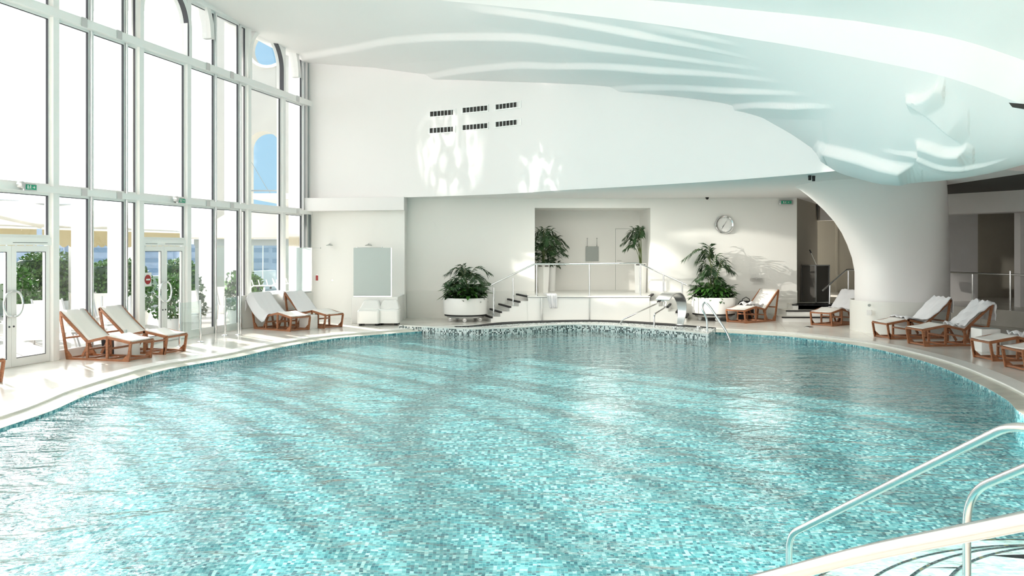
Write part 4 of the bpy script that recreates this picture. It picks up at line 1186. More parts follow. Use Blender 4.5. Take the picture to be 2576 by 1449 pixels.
# aqua bikes behind the partition
def aqua_bike(loc, rz, lab):
    t = thing('exercise_bike', lab, 'exercise bike', loc, rz, 'exercise bikes outside the window')
    mb = MB(); mb.tube([(-.5, -.25, .03), (.5, -.25, .03)], .03, 8); mb.tube([(-.5, .25, .03), (.5, .25, .03)], .03, 8); mb.tube([(0, -.25, .05), (0, .25, .05)], .03, 8); mb.build('base', M['chrome'], t)
    mb = MB(); mb.tube([(-.1, 0, .05), (.22, 0, 1.0)], .03, 10); mb.tube([(.05, 0, .45), (-.35, 0, .80)], .028, 10); mb.build('frame', M['chrome'], t)
    mb = MB(); mb.rbox((-.48, -.09, .82), (-.22, .09, .89), .03); mb.build('saddle', M['black'], t)
    mb = MB(); mb.tube([(.22, -.30, 1.06), (.22, .30, 1.06)], .018, 8)
    for s in (-.30, -.10, .12, .30): mb.tube([(.22, s, 1.06), (.30, s + .03, 1.14), (.36, s + .06, 1.22)], .016, 8)
    mb.tube([(.22, -.30, 1.06), (.05, -.34, 1.02)], .016, 8); mb.tube([(.22, .30, 1.06), (.05, .34, 1.02)], .016, 8)
    mb.build('handlebar', M['frame'], t)
    mb = MB(); mb.sphere((.23, -.18, 1.0), .035, 6); mb.sphere((.23, .18, 1.0), .035, 6); mb.build('knob', M['black'], t)
aqua_bike((-7.08, 24.9, -.03), R(100), 'exercise bike with white handlebar outside the window above the left partition end')
aqua_bike((-6.84, 26.2, -.03), R(100), 'exercise bike with white handlebar outside the window beside the frosted screen')

# glass windbreak panels on chrome posts
def windbreak(pts, lab):
    t = thing('glass_windbreak', lab, 'glass screen', (0, 0, 0), 0, 'glass windbreaks in front of the windows')
    for p in pts:
        mb = MB(); mb.tube([p, p + Vector((0, 0, .95))], .024, 12); mb.build('post', M['chrome'], t)
        mb = MB(); mb.lathe([(.08, 0), (.08, .012), (.03, .03)], 20, p); mb.build('post_foot', M['chrome'], t)
    a, b = pts; d = (b - a).normalized()
    mb = MB(); mb.beam(a + d * .04 + Vector((0, 0, .52)), b - d * .04 + Vector((0, 0, .52)), .012, .82); mb.build('glass_panel', M['rail_glass'], t)
windbreak([fl(452, 873), fl(504, 861)], 'glass windbreak panel between chrome posts beside the left pair of loungers')
windbreak([fl(566, 844), fl(600, 843)], 'short glass windbreak panel between chrome posts left of the partition')

# ------------------------------------------------------------------ planters and palms
def leaflet(mb, p, d, side, L, w, droop):
    """folded narrow blade"""
    q = p + d * L * .5 + Vector((0, 0, -droop * L * .25)); r = p + d * L + Vector((0, 0, -droop * L))
    n = d.cross(side).normalized()
    mb.add([p, q + side * w, r, q - side * w, q + n * w * .4], [(0, 1, 4), (1, 2, 4), (2, 3, 4), (3, 0, 4)], False)
def frond(name, parent, base, az, H, reach, seed, m='leaf', ll=.42, dens=16):
    rnd = random.Random(seed); mb = MB(); d = Vector((math.cos(az), math.sin(az), 0)); pts = []
    n = 22
    for k in range(n + 1):
        s = k / n
        pts.append(Vector(base) + d * reach * (s ** 1.5) + Vector((0, 0, H * math.sin(PI * .5 * min(1, s * 1.35)) - H * .38 * max(0, s - .55) ** 1.4 * 2)))
    mb.tube(pts[:], .011, 6, taper=.25); st = mb
    side = Vector((-d.y, d.x, 0)); lv = MB()
    for k in range(dens):
        s = .38 + .62 * k / (dens - 1); f = s * n; i = min(int(f), n - 1); p = pts[i].lerp(pts[i + 1], f - i)
        tdir = (pts[i + 1] - pts[i]).normalized(); L = ll * (math.sin(PI * (.12 + .80 * (s - .38) / .62)) ** .7) * rnd.uniform(.85, 1.1)
        for sg in (-1, 1):
            dd = (side * sg * .85 + tdir * .65 + Vector((0, 0, rnd.uniform(-.1, .15)))).normalized()
            leaflet(lv, p, dd, tdir.cross(dd).normalized().cross(dd).normalized(), L, .022, rnd.uniform(.25, .6))
    mb.build('frond_stem', M['stem'], parent)
    return lv.build('frond', M[m], parent, fix=False)
def broad(name, parent, c, R0, n, seed, H=.34, L=.34, m='leaf2'):
    rnd = random.Random(seed); mb = MB()
    for k in range(n):
        az = rnd.uniform(0, 2 * PI); r = R0 * math.sqrt(rnd.random()); b = Vector(c) + Vector((r * math.cos(az), r * math.sin(az), rnd.uniform(0, H)))
        az2 = az + rnd.gauss(0, .6); d = Vector((math.cos(az2), math.sin(az2), rnd.uniform(-.35, .8))).normalized(); s = Vector((-math.sin(az2), math.cos(az2), 0)); up = d.cross(s) * -1
        l = L * rnd.uniform(.6, 1.15); w = l * .2
        P = [b, b + d * l * .3 + s * w * .9, b + d * l * .65 + s * w * .8 - Vector((0, 0, .06 * l)), b + d * l - Vector((0, 0, .25 * l)), b + d * l * .65 - s * w * .8 - Vector((0, 0, .06 * l)), b + d * l * .3 - s * w * .9, b + d * l * .5 - Vector((0, 0, .05 * l))]
        mb.add(P, [(0, 1, 6), (1, 2, 6), (2, 3, 6), (3, 4, 6), (4, 5, 6), (5, 0, 6)], False)
    return mb.build(name, M[m], parent, fix=False)
def round_planter(loc, lab, lab2, seed, fr):
    t = thing('round_planter', lab, 'planter', loc, 0, 'round white planters on wheels')
    mb = MB(); mb.lathe([(.60, .20), (.635, .215), (.64, .25), (.64, .66), (.635, .68), (.60, .68), (.59, .60), (.01, .60)], 72); mb.build('drum', M['white'], t, sharp=30)
    mb = MB(); mb.lathe([(.61, .165), (.61, .205), (.01, .205)], 64); mb.build('black_band', M['black'], t)  # black band around the foot of the drum
    mb = MB(); mb.lathe([(.01, .11), (.53, .11), (.56, .165), (.01, .166)], 48); mb.build('trolley_plate', M['steel'], t)
    mb = MB(); mb.lathe([(.58, .60), (.58, .645), (.01, .66)], 40); mb.build('soil', M['soil'], t)
    for k in range(5):
        an = R(-90 + 72 * k); x, y = .45 * math.cos(an), .45 * math.sin(an)
        mb = MB(); mb.lathe([(.02, -.02), (.055, -.018), (.055, .018), (.02, .02)], 20, (x, y, .055), 'y'); mb.build('wheel', M['frame'], t)
        mb = MB(); mb.box((x - .03, y - .028, .07), (x + .03, y + .028, .115)); mb.build('caster_fork', M['steel'], t)
    pl = thing('palm_plant', lab2, 'plant', (loc[0], loc[1], .655), 0, 'palms in the round planters')
    for j, (az, H, reach, b, ll) in enumerate(fr): frond('frond', pl, (.12 * math.cos(b), .12 * math.sin(b), 0), R(az), H, reach, seed * 20 + j, ll=ll)
    cv = thing('underplanting', 'low broad green leaves around the palm in the %s planter' % ('left' if seed == 1 else 'right'), 'plant', (loc[0], loc[1], .655), 0, 'underplanting in the round planters')
    broad('leaves', cv, (0, 0, .0), .50, 260, seed)
    broad('dark_leaves', cv, (0, 0, .0), .48, 160, seed + 50, m='leaf')
Y1_ = 25.35
round_planter(((1171 - 1288) / F * Y1_, Y1_, 0), 'round white planter on wheels at the foot of the left stairs', 'dark green palm spreading from the left round planter', 1,
    [(172, .92, .72, 0, .36), (150, 1.0, .35, 1, .34), (12, .95, .80, 2, .40), (35, .75, .75, 3, .36), (-15, .62, .80, 4, .36), (200, .62, .62, 5, .40), (-60, .70, .5, 0, .36), (-120, .72, .5, 1, .38), (85, .9, .4, 2, .32), (-90, .5, .55, 3, .34), (240, .45, .62, 4, .34), (-35, .42, .7, 5, .32), (165, .5, .5, 2, .36)])
round_planter(((1795 - 1288) / F * 25.7, 25.7, 0), 'round white planter on wheels at the foot of the right stairs', 'tall arching palm growing from the right round planter', 2,
    [(176, 1.50, 1.0, 0, .40), (160, 1.42, .55, 1, .44), (110, 1.60, .22, 2, .40), (20, 1.30, .42, 3, .38), (5, 1.0, .68, 4, .40), (-30, 1.15, .4, 5, .40), (185, .95, .52, 0, .42), (200, .70, .66, 1, .36), (-100, .95, .2, 2, .34), (40, .62, .55, 3, .34), (-60, .60, .4, 4, .34), (150, 1.1, .3, 3, .36)])
# tall planters in the niche
def tall_planter(x, y, h_, lab, lab2, seed, fr, w0=.15, w1=.20):
    t = thing('tall_planter', lab, 'planter', (x, y, .74), 0, 'tall white planters in the niche')
    mb = MB(); mb.lathe([(w0, 0), (w1, h_), (w1 - .02, h_), (w1 - .03, h_ - .06), (.01, h_ - .06)], 4 if seed % 2 else 32); mb.build('vase', M['white'], t, sharp=30)
    mb = MB(); mb.lathe([(w1 - .035, h_ - .055), (w1 - .04, h_ - .03), (.01, h_ - .02)], 24); mb.build('soil', M['soil'], t)
    pl = thing('palm_plant', lab2, 'plant', (x, y, .74 + h_ - .02), 0, 'palms in the niche')
    for j, (az, H, reach, ll) in enumerate(fr): frond('frond', pl, (.03 * math.cos(j), .03 * math.sin(j), 0), R(az), H, reach, seed * 20 + j, ll=ll, dens=13)
    if seed in (3, 4): broad('dark_leaves', pl, (0, 0, 0), .28, 90, seed, .45, .26, 'leaf')
    return t
tall_planter((1362 - 1288) / F * 27.3 + .05, 27.1, .86, 'tall square white planter at the left jamb of the niche', 'dense dark palm at the left jamb of the niche', 3,
    [(160, 1.15, .3, .34), (20, 1.15, .45, .36), (-20, .95, .55, .36), (60, 1.2, .3, .34), (-60, .9, .4, .34), (-90, 1.05, .3, .34), (200, .9, .4, .34), (5, .65, .55, .34), (120, .7, .3, .3), (-120, .7, .3, .3), (-40, .5, .5, .3)])
tall_planter((1393 - 1288) / F * 27.9 - .08, 27.9, .80, 'slim white planter behind the square one in the niche', 'smaller bushy palm behind the left one in the niche', 4,
    [(0, .9, .5, .34), (30, 1.0, .35, .34), (-30, .75, .5, .34), (-80, .7, .3, .3), (100, .9, .2, .3), (-10, .5, .5, .3)], .12, .15)
tall_planter(3.96, 26.95, .90, 'tall white planter at the right jamb of the niche', 'palm with bare stems at the right jamb of the niche', 5,
    [(178, 1.05, .55, .34), (165, .82, .60, .34), (150, 1.15, .35, .36), (120, 1.1, .1, .24), (185, .6, .5, .3), (100, 1.2, .10, .22), (-120, 1.15, .2, .30), (200, 1.0, .3, .34), (-150, .75, .4, .3)], .16, .19)

# ------------------------------------------------------------------ handrails
def rail_thing(lab, path, posts, r=.024, pr=.022, cat='handrail', name='handrail', foot=True, m='chrome', group=None):
    t = thing(name, lab, cat, (0, 0, 0), 0, group)
    mb = MB(); mb.tube(path, r, 12); mb.build('rail', M[m], t)
    for a, b in posts:
        mb = MB(); mb.tube([a, b], pr, 12); mb.build('post', M[m], t)
        if foot:
            mb = MB(); mb.lathe([(.05, 0), (.05, .01), (pr, .02)], 16, a); mb.build('post_foot', M[m], t)
    return t
y = PF + .12
hr = [dp(1231, 719, y), dp(1345, 664, y), dp(1483, 664, y), dp(1606, 662, y), dp(1727, 717, y)]
posts = []
for px, b, tp in ((1242, .148, 727), (1291, .44, 703), (1350, .74, 668), (1483, .74, 668), (1611, .74, 668), (1669, .44, 695), (1716, .148, 716)):
    a = dp(px, 700, y); posts.append((Vector((a.x, y, b)), Vector((a.x, y, dp(px, tp - 4, y).z))))
rail_thing('long chrome handrail running over both stairs and the white platform', rounded(hr, .08), posts)
# passage handrail with towel
a = Vector((8.85, 25.9, 0)); 
rail_thing('chrome handrail beside the passage steps left of the pillar', rounded([dp(2068, 732, 25.6), dp(2130, 678, 25.9), dp(2176, 680, 26.2)], .08),
    [(Vector((dp(2088, 700, 25.9).x, 25.95, .45)), dp(2088, 716, 25.95)), (Vector((dp(2134, 700, 25.95).x, 25.95, .45)), dp(2134, 681, 25.95))])
# right terrace handrail
q = [Vector((12.48, 26.35, 1.41)), Vector((13.42, 23.0, 1.40)), Vector((14.3, 19.8, 1.40))]
rail_thing('chrome handrail along the raised terrace at the right', q, [(Vector((12.52, 26.2, .45)), Vector((12.52, 26.2, 1.38))), (Vector((12.95, 24.6, .45)), Vector((12.95, 24.6, 1.38))), (Vector((13.3, 23.35, .45)), Vector((13.3, 23.35, 1.5)))])
# towel hung over the passage handrail
def hang_towel(loc, w, l1, l2, lab, seed, rz=0, group='hanging white towels'):
    rnd = random.Random(seed); ph = rnd.uniform(0, 6); mb = MB(); rows = []
    n = 20
    for k in range(n + 1):
        s = -l1 + (l1 + l2) * k / n; row = []
        for j in range(13):
            v = j / 12; x = (v - .5) * w * (1 - .15 * abs(s)); wv = .018 * math.sin(v * 21 + ph) * min(1, abs(s) * 6 + .2)
            if abs(s) < .04: yy, z = s, .03
            elif s < 0: yy, z = -.04 + wv, .03 + (s + .04)
            else: yy, z = .04 + wv, .03 - (s - .04)
            row.append((x + .02 * math.sin(s * 9 + ph), yy, z))
        rows.append(row)
    mb.grid(rows); o = mb.build('towel', M['towel'], solid=.012); o.location = loc; o.rotation_euler = (0, 0, rz); return tag(o, lab, 'towel', group)
hang_towel(dp(2166, 679, 26.1), .30, .30, .3, 'white towel hung over the passage handrail beside the pillar', 1, R(60))
# towel hanging over the platform edge
mb = MB(); rows = []
for k in range(19):
    s = -.34 + .72 * k / 18; row = []
    for j in range(13):
        v = j / 12 - .5; wd = .30 - .10 * max(0, s)
        f = .018 * math.sin(v * 26 + 3 * s) + .01 * math.sin(v * 11 - 7 * s)
        if s < 0: row.append((v * wd + .25 * s, -s, .012 + abs(f) + .02))
        else: row.append((v * wd * (1 - .5 * s) + .12 * s, -.03 + f - .02 * abs(v), .02 - s + .0))
    rows.append(row)
mb.grid(rows); o = mb.build('towel', M['towel'], solid=.012); o.location = ((1388 - 1288) / F * PF, PF - .065, .755)
tag(o, 'white towel hanging over the front edge of the white platform', 'towel', 'hanging white towels')

# ------------------------------------------------------------------ pool fittings
# steel waterfall spout: curved blade
t = thing('waterfall_spout', 'curved brushed steel waterfall spout standing on the mosaic ledge', 'fountain', (0, 0, 0))
Yb = 23.0
Bp = Vector((4.40, 22.95, LT)); Pd = Vector((-.62, -.78, 0)); Wd = Vector((.80, -.60, 0)).normalized()
prof = [(.0, -.01), (-.09, .20), (-.13, .42), (-.06, .64), (.14, .80), (.40, .86), (.68, .82), (.92, .70)]
cen = spline([Bp + Pd * h_ + Vector((0, 0, z_)) for h_, z_ in prof], 5)
rows = []; nC = len(cen)
for i, p in enumerate(cen):
    s = i / (nC - 1); tdir = (cen[min(i + 1, nC - 1)] - cen[max(i - 1, 0)]).normalized()
    out = Wd * (.085 + .105 * min(1, s * 1.4)); th = tdir.cross(Wd).normalized() * .018
    rows.append([p - out, p + out, p + out + th, p - out + th])
mb = MB(); mb.grid(rows, True, True); mb.add(rows[-1], [(0, 1, 2, 3)]); mb.add(rows[0], [(0, 1, 2, 3)]); mb.build('curved_blade', M['steel'], t, sharp=50)
mb = MB(); mb.lathe([(.12, 0), (.12, .015), (.02, .03)], 24, (cen[0].x, cen[0].y, LT - .005)); mb.build('base_flange', M['steel'], t)
# handrails on the ledge
rail_thing('slanting chrome grab rail rising from the ledge toward the spout', rounded([fl(1560, 812, LT) + Vector((0, -.0, -.02)), dp(1566, 804, 23.4), dp(1650, 765, 24.2), dp(1657, 762, 24.6)], .12), [], .021, group='grab rails on the mosaic ledge')
rail_thing('bent chrome grab rail with vertical foot left of the spout', rounded([dp(1646, 821, 23.0), dp(1645, 791, 23.0), dp(1672, 774, 23.6), dp(1677, 760, 23.7), dp(1664, 757, 23.7)], .12), [], .023, group='grab rails on the mosaic ledge')
rail_thing('chrome inverted-V ladder rail entering the water right of the ledge', rounded([dp(1779, 862, 21.3), dp(1779, 802, 21.3), dp(1765, 775, 21.3), dp(1772, 758, 21.35), dp(1785, 770, 21.3), dp(1828, 835, 21.0), dp(1839, 862, 20.9)], .14), [], .026, group='grab rails on the mosaic ledge')
for px, py, lab in ((1716, 827, 'round steel jet cover on the ledge at the foot of the spout'), (1757, 827, 'round steel jet cover on the ledge near its right tip')):
    t = thing('jet_cover', lab, 'pool fitting', fl(px, py, LT - .004), 0, 'round steel jet covers on the ledge')
    if px < 1740: t.location.x -= .22; t.location.y -= .12
    mb = MB(); mb.lathe([(.11, 0), (.11, .012), (.08, .018)], 24); mb.build('flange', M['steel'], t)
    mb = MB(); mb.lathe([(.055, .015), (.055, .05), (.04, .065), (.001, .066)], 20); mb.build('cap', M['steel'], t)
# foreground rails
def big_rail(lab, pts, r, rr=.12): 
    t = thing('pool_handrail', lab, 'handrail', (0, 0, 0), 0, 'polished steel rails at the pool entry')
    mb = MB(); mb.tube(rounded(pts, rr, 8), r, 20); mb.build('rail', M['rail_steel'], t); return t
p0 = dp(1985, 1345, 5.6); p1 = dp(2548, 1066, 4.0)
big_rail('polished steel entry rail slanting up from the water, farthest of three', [Vector((p0.x, p0.y, -1.2)), p0, p1, p1 + Vector((.35, -.35, -.06)), p1 + Vector((1.0, -1.0, -.1)), p1 + Vector((1.0, -1.0, -1.5))], .021, .10)
p0 = dp(2432, 1238, 4.5); p1 = p0 + Vector((.53, -1.6, 1.02))
big_rail('polished steel entry rail with upright post, middle of three', [Vector((p0.x, p0.y, -.9)), p0, p1, p1 + Vector((.5, -.5, 0)), p1 + Vector((.5, -.5, -1.8))], .021, .16)
p0 = dp(1900, 1464, 2.75); p1 = dp(2576, 1312, 2.05); dr = (p1 - p0)
big_rail('thick pale steel rail crossing the bottom right corner, nearest of three', [p0 - dr * .9 + Vector((0, 0, -1.0)), p0 - dr * .9, p0, p0 + dr * .5 + Vector((0, 0, .012)), p1, p1 + dr * .6, p1 + dr * .6 + Vector((0, 0, -1.5))], .023, .14)

# ------------------------------------------------------------------ wall fittings
# clock
cp = dp(1821, 565, WB)
t = thing('wall_clock', 'round clock with wide polished rim on the back wall', 'clock', cp, 0)
mb = MB(); mb.lathe([(.26, .0), (.28, .05), (.28, .09), (.255, .12), (.225, .10), (.222, .06)], 64, (0, 0, 0), 'y', cap=False); mb.build('rim', M['chrome'], t, sharp=25)
mb = MB(); mb.lathe([(.001, .055), (.228, .055), (.228, .065), (.001, .065)], 48, (0, 0, 0), 'y'); mb.build('dial', M['white'], t)
for nm, an, L, w in (('hour_hand', 215, .10, .012), ('minute_hand', 210, .16, .008), ('second_hand', 30, .12, .004)):
    mb = MB(); a_ = R(an); mb.beam((0, -.07, 0), (math.sin(a_) * L, -.07, math.cos(a_) * L), w, .003, (0, 1, 0)); mb.build(nm, M['gasket'], t)
mb = MB()
for k in range(12):
    a_ = R(30 * k); mb.beam((math.sin(a_) * .19, -.067, math.cos(a_) * .19), (math.sin(a_) * .212, -.067, math.cos(a_) * .212), .006, .003, (0, 1, 0))
mb.build('hour_marks', M['greyp'], t)
# air vents in the bulkhead
def bulk_at(px):
    for a, b in zip(bps, bps[1:]):
        xa = 1288 + F * a.x / a.y; xb = 1288 + F * b.x / b.y
        if xa <= px <= xb:
            # intersect view ray with segment
            k = (px - 1288) / F; den = (b.x - a.x) - k * (b.y - a.y); t_ = (k * a.y - a.x) / den
            return a.lerp(b, t_), (b - a).normalized()
for px, py, row, colm in ((1114, 285, 'upper', 'left'), (1196, 275, 'upper', 'middle'), (1279, 266, 'upper', 'right'), (1113, 327, 'lower', 'left'), (1196, 319, 'lower', 'middle'), (1279, 310, 'lower', 'right')):
    p, d = bulk_at(px); z = EYE - (py - HZ) / F * p.y
    w = 62 / F * p.y / (d.x - (px - 1288) / F * d.y); hh = 12.5 / F * p.y
    t = thing('air_vent', '%s %s white air vent with dark backing plate on the curved wall' % (row, colm), 'air vent', (p.x, p.y, z), math.atan2(d.y, d.x), 'air vents on the curved wall')
    m_ = .03; mb = MB()
    mb.box((-w / 2 - m_, -.035, hh / 2), (w / 2 + m_, .01, hh / 2 + m_)); mb.box((-w / 2 - m_, -.035, -hh / 2 - m_), (w / 2 + m_, .01, -hh / 2)); mb.box((-w / 2 - m_, -.035, -hh / 2), (-w / 2, .01, hh / 2)); mb.box((w / 2, -.035, -hh / 2), (w / 2 + m_, .01, hh / 2))
    mb.build('frame', M['white'], t)
    mb = MB(); mb.box((-w / 2, -.008, -hh / 2), (w / 2, -.002, hh / 2)); mb.build('opening', M['dark'], t)  # dark plate, the shade of a hollow vent put into its colour
    for k in range(1, 7):
        x = -w / 2 + w * k / 7; mb = MB(); mb.box((x - .006, -.032, -hh / 2), (x + .006, -.008, hh / 2)); mb.build('blade', M['frame'], t)
# niche: grey hanging panel, flush door
t = thing('hanging_panel', 'grey rectangular panel hung on wires on the niche wall', 'panel', dp(1489.5, 638, ND - .03), 0)
k = ND / F
mb = MB(); mb.box((-16 * k, -.02, -19 * k), (16 * k, .01, 18 * k)); mb.build('panel', M['greyp'], t)
for x in (-12 * k, 12 * k):
    mb = MB(); mb.tube([(x, -.005, 18 * k), (x, -.005, 38 * k)], .006, 6); mb.sphere((x, -.01, 38 * k), .02, 6); mb.sphere((x, -.01, 20 * k), .018, 6); mb.build('hanging_wire', M['steel'], t)
dx0 = (1548 - 1288) / F * ND; dz = EYE + (625 - 575) / F * ND
mb = MB(); mb.box((dx0 + .012, ND - .012, .74), (NX1 - .02, ND, dz - .012)); d3 = struct(mb, 'door_3', M['wall'])
mb = MB(); mb.box((dx0, ND - .006, .74), (dx0 + .012, ND + .001, dz)); mb.box((dx0, ND - .006, dz - .012), (NX1, ND + .001, dz)); mb.build('door_gap', M['greyp'], d3)
mb = MB(); hp = dp(1553, 656, ND - .02); mb.tube(rounded([hp + Vector((0, 0, 0)), hp + Vector((0, -.05, 0)), hp + Vector((.13, -.05, 0))], .02), .009, 8); mb.build('door_handle', M['steel'], d3)
# wall light bowl
t = thing('wall_light', 'shallow chrome bowl wall light on the back wall above the right lounger', 'wall light', dp(1901, 698, WB), 0)
mb = MB(); mb.lathe([(.06, -.04), (.17, -.015), (.20, 0), (.17, .0), (.01, -.02)], 32, (0, -.16, 0)); mb.build('bowl', M['chrome'], t)
mb = MB(); mb.tube([(0, 0, -.03), (0, -.10, -.035)], .015, 8); mb.build('bracket', M['chrome'], t)
# ceiling spots, sensors
t = thing('ceiling_spot', 'small black dome under the soffit above the niche planter', 'ceiling fitting', dp(1779, 494, 26.0), 0)
t.location.z = SOF + .02
mb = MB(); mb.lathe([(.001, -.07), (.03, -.06), (.05, -.02), (.05, 0)], 16); mb.build('dome', M['black'], t)
t = thing('spotlight', 'small dark twin spotlight under the soffit beside the pillar capital', 'spotlight', (dp(2037, 449, 18.2).x, 18.2, SOF + .02), 0)
mb = MB(); mb.lathe([(.03, -.10), (.035, 0)], 12, (0, 0, 0)); mb.lathe([(.03, -.12), (.035, -.01)], 12, (.08, 0, 0)); mb.build('lamp_head', M['black'], t)
t = thing('dome_camera', 'pale dome camera high on the pillar', 'camera', dp(2331, 462, 19.6), 0)
mb = MB(); mb.lathe([(.001, -.10), (.06, -.08), (.10, .0), (.10, .08), (.001, .08)], 24); mb.build('housing', M['plaster'], t)
mb = MB(); mb.sphere((.03, -.07, .05), .035, 8); mb.build('lens', M['brown'], t)
t = thing('wall_socket', 'round socket with small plate low on the pillar', 'socket', dp(2187, 768, 21.62), R(-30))
mb = MB(); mb.lathe([(.001, .0), (.035, .0), (.035, .04), (.001, .04)], 20, (0, .02, 0), 'y'); mb.build('socket_ring', M['greyp'], t)
mb = MB(); mb.box((-.06, -.02, -.25), (.05, .06, -.12)); mb.build('plate', M['frame'], t)
t = thing('ceiling_slot', 'black slot-shaped piece in the ceiling edge at the right', 'opening', dp(2566, 268, 10.55), R(-50))
mb = MB(); mb.add([(-.12, -.02, .06), (.25, -.02, -.02), (.25, -.02, -.10), (-.08, -.02, .0), (-.12, .02, .06), (.25, .02, -.02), (.25, .02, -.10), (-.08, .02, .0)], [(0, 1, 2, 3), (7, 6, 5, 4), (0, 4, 5, 1), (1, 5, 6, 2), (2, 6, 7, 3), (3, 7, 4, 0)]); mb.build('slot', M['dark'], t)  # solid dark piece, no hole is cut
# dark display cabinet with rod, on the passage floor
cb = thing('display_cabinet', 'tall dark cabinet with steel frame at the top of the passage steps', 'cabinet', (dp(2045, 700, 26.6).x + .12, 26.75, .45), R(28))
mb = MB(); mb.box((-.27, -.27, .03), (.27, .27, 1.12)); mb.build('body', M['brown'], cb)
for x in (-.28, .28):
    for y in (-.28, .28):
        mb = MB(); mb.box((x - .02, y - .02, 0), (x + .02, y + .02, 1.15)); mb.build('upright', M['steel'], cb)
mb = MB(); mb.box((-.30, -.30, 1.12), (.30, .30, 1.15)); mb.box((-.30, -.30, .0), (.30, .30, .03)); mb.build('top_frame', M['steel'], cb)
t = thing('lever_rod', 'thin rod with black grip leaning up from the dark cabinet', 'rod', (cb.location.x + .02, cb.location.y - .05, 1.60), 0)
mb = MB(); mb.tube([(.0, 0, 0), (-.16, 0, .36)], .008, 8); mb.build('rod', M['steel'], t)
mb = MB(); mb.tube([(-.16, 0, .36), (-.21, 0, .46)], .020, 8); mb.build('grip', M['black'], t)
# right terrace low dark-edged ledge and white bench
mb = MB(); mb.box((12.3, 20.4, 0), (16, 20.8, .40)); struct(mb, 'terrace_ledge', M['white'])
mb = MB(); mb.box((12.28, 20.37, .385), (16, 20.45, .41)); struct(mb, 'terrace_ledge_nosing', M['black'])

# ------------------------------------------------------------------ light
SUN_AZ = (.67, -.74); SUN_E = 20.0
hl = math.hypot(*SUN_AZ); sd = Vector((SUN_AZ[0], SUN_AZ[1], -hl * math.tan(R(SUN_E)))).normalized()
sun = bpy.data.lights.new('sun', 'SUN'); sun.energy = SUN_P; sun.angle = R(1.2); sun.color = (1, .93, .84)
so = bpy.data.objects.new('sun', sun); COL.objects.link(so); so.rotation_euler = sd.to_track_quat('-Z', 'Y').to_euler()
def spot(name, loc, aim, power, ang, blend=.3, size=.06, col=(1, .95, .86), tex=None):
    l = bpy.data.lights.new(name, 'SPOT'); l.energy = power; l.spot_size = R(ang); l.spot_blend = blend; l.shadow_soft_size = size; l.color = col
    o = bpy.data.objects.new(name, l); COL.objects.link(o); o.location = loc
    o.rotation_euler = (Vector(aim) - Vector(loc)).to_track_quat('-Z', 'Y').to_euler()
    if tex:
        l.use_nodes = True; t = l.node_tree; em = [n for n in t.nodes if n.type == 'EMISSION'][0]
        tc = t.nodes.new('ShaderNodeTexCoord'); mp = t.nodes.new('ShaderNodeMapping'); mp.inputs['Scale'].default_value = tex[0]
        t.links.new(tc.outputs['Normal'], mp.inputs[0])
        n = t.nodes.new('ShaderNodeTexNoise'); n.inputs['Scale'].default_value = tex[1]; n.inputs['Detail'].default_value = 3; n.inputs['Distortion'].default_value = 1.8
        t.links.new(mp.outputs[0], n.inputs[0])
        r = t.nodes.new('ShaderNodeValToRGB'); r.color_ramp.elements[0].position = tex[2]; r.color_ramp.elements[1].position = tex[3]
        t.links.new(n.outputs[0], r.inputs[0]); t.links.new(r.outputs[0], em.inputs['Strength'])
    return o
# added fill lights below the soffit, without fixtures, brightening the back deck
for x_, y_, e_ in ((2.6, 24.6, 1.0), (6.4, 22.9, .8)):
    l = bpy.data.lights.new('soffit_fill', 'AREA'); l.shape = 'DISK'; l.size = 1.6; l.energy = SOF_P * e_; l.color = (1, .96, .88)
    o = bpy.data.objects.new('soffit_fill', l); COL.objects.link(o); o.location = (x_, y_ - .6, SOF - .01)
# added noise-patterned spots, standing in for sun reflected by the mirrored cladding and water
spot('mirror_standin_spot', (-7.3, 20.2, 3.6), (6.7, 26.4, 1.0), REF_P, 13, .25, .07, (1, .95, .86), ((1, 1, 1), 7, .38, .52))
spot('mirror_standin_spot', (-7.3, 20.6, 3.3), (3.35, 28.4, .95), REF_P * .5, 5, .4, .07, (1, .95, .86), ((1, 1, 1), 8, .38, .52))
spot('water_standin_spot', (-4.5, 15.0, .02), dp(1120, 400, 24.6), WAT_P, 13, .7, .05, (1, .97, .93), ((1.3, .5, 1), 15, .50, .62))
spot('water_standin_spot', (-3.5, 15.5, .02), dp(1360, 450, 23.0), WAT_P * .9, 12, .7, .05, (1, .97, .93), ((1.2, .6, 1), 17, .50, .62))
wd = bpy.data.worlds.new('world'); SC.world = wd; wd.use_nodes = True; t = wd.node_tree
for n in list(t.nodes): t.nodes.remove(n)
out = t.nodes.new('ShaderNodeOutputWorld'); bg = t.nodes.new('ShaderNodeBackground'); t.links.new(bg.outputs[0], out.inputs[0])
tc = t.nodes.new('ShaderNodeTexCoord')
nz = t.nodes.new('ShaderNodeTexNoise'); nz.inputs['Scale'].default_value = 3.0; nz.inputs['Detail'].default_value = 8; nz.inputs['Roughness'].default_value = .55
t.links.new(tc.outputs['Generated'], nz.inputs[0])
sp = t.nodes.new('ShaderNodeSeparateXYZ'); t.links.new(tc.outputs['Generated'], sp.inputs[0])
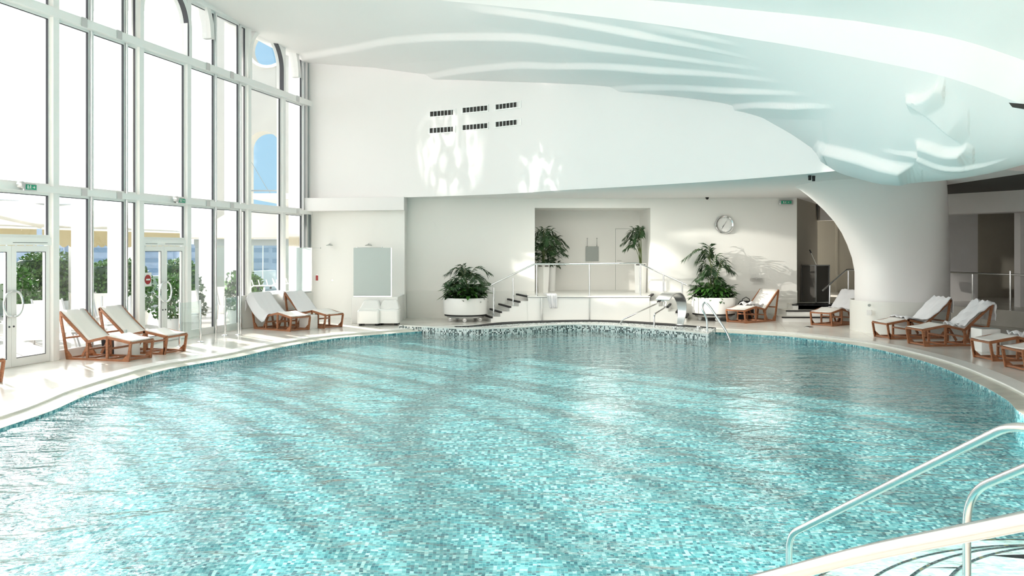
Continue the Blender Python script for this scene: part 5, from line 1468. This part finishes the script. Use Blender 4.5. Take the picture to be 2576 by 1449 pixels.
# thin bright cloud toward the left of the view, clearer blue straight ahead
lft = math_node(t, 'MULTIPLY_ADD', sp.outputs[0], -5.0, -1.72)
cl = math_node(t, 'ADD', nz.outputs[0], lft)
lo_ = math_node(t, 'SUBTRACT', .22, sp.outputs[2]); lo_ = math_node(t, 'MULTIPLY', lo_, .9); cl = math_node(t, 'ADD', cl, lo_)
cr = t.nodes.new('ShaderNodeValToRGB'); cr.color_ramp.elements[0].position = .45; cr.color_ramp.elements[1].position = .72
t.links.new(cl, cr.inputs[0])
sky = t.nodes.new('ShaderNodeValToRGB'); sky.color_ramp.elements[0].color = (.26, .46, .60, 1); sky.color_ramp.elements[1].color = (.20, .38, .58, 1)
sky.color_ramp.elements[0].position = 0.0; sky.color_ramp.elements[1].position = .6
t.links.new(sp.outputs[2], sky.inputs[0])
mx = t.nodes.new('ShaderNodeMix'); mx.data_type = 'RGBA'; t.links.new(cr.outputs[0], mx.inputs[0]); t.links.new(sky.outputs[0], mx.inputs[6]); mx.inputs[7].default_value = (1.9, 1.95, 2.0, 1)
# glow of the bright haze around the sun
dt = t.nodes.new('ShaderNodeVectorMath'); dt.operation = 'DOT_PRODUCT'; dt.inputs[1].default_value = tuple(-sd)
nv = t.nodes.new('ShaderNodeVectorMath'); nv.operation = 'NORMALIZE'; t.links.new(tc.outputs['Generated'], nv.inputs[0]); t.links.new(nv.outputs[0], dt.inputs[0])
gw = math_node(t, 'MULTIPLY', math_node(t, 'POWER', math_node(t, 'MAXIMUM', dt.outputs['Value'], 0), 60.0), GLOW)
ga = t.nodes.new('ShaderNodeMix'); ga.data_type = 'RGBA'; ga.blend_type = 'ADD'; ga.inputs[0].default_value = 1
gv = t.nodes.new('ShaderNodeCombineXYZ')
for i_, c_ in enumerate((1, .97, .93)): t.links.new(math_node(t, 'MULTIPLY', gw, c_), gv.inputs[i_])
t.links.new(mx.outputs[2], ga.inputs[6]); t.links.new(gv.outputs[0], ga.inputs[7]); mx = ga
t.links.new(mx.outputs[2], bg.inputs[0]); bg.inputs[1].default_value = SKY_P
SC.view_settings.exposure = EXPO
SC.cycles.max_bounces = 10; SC.cycles.diffuse_bounces = 5; SC.cycles.glossy_bounces = 4; SC.cycles.transparent_max_bounces = 24; SC.cycles.transmission_bounces = 8
SC.cycles.sample_clamp_indirect = 6.0
SC.cycles.caustics_reflective = False
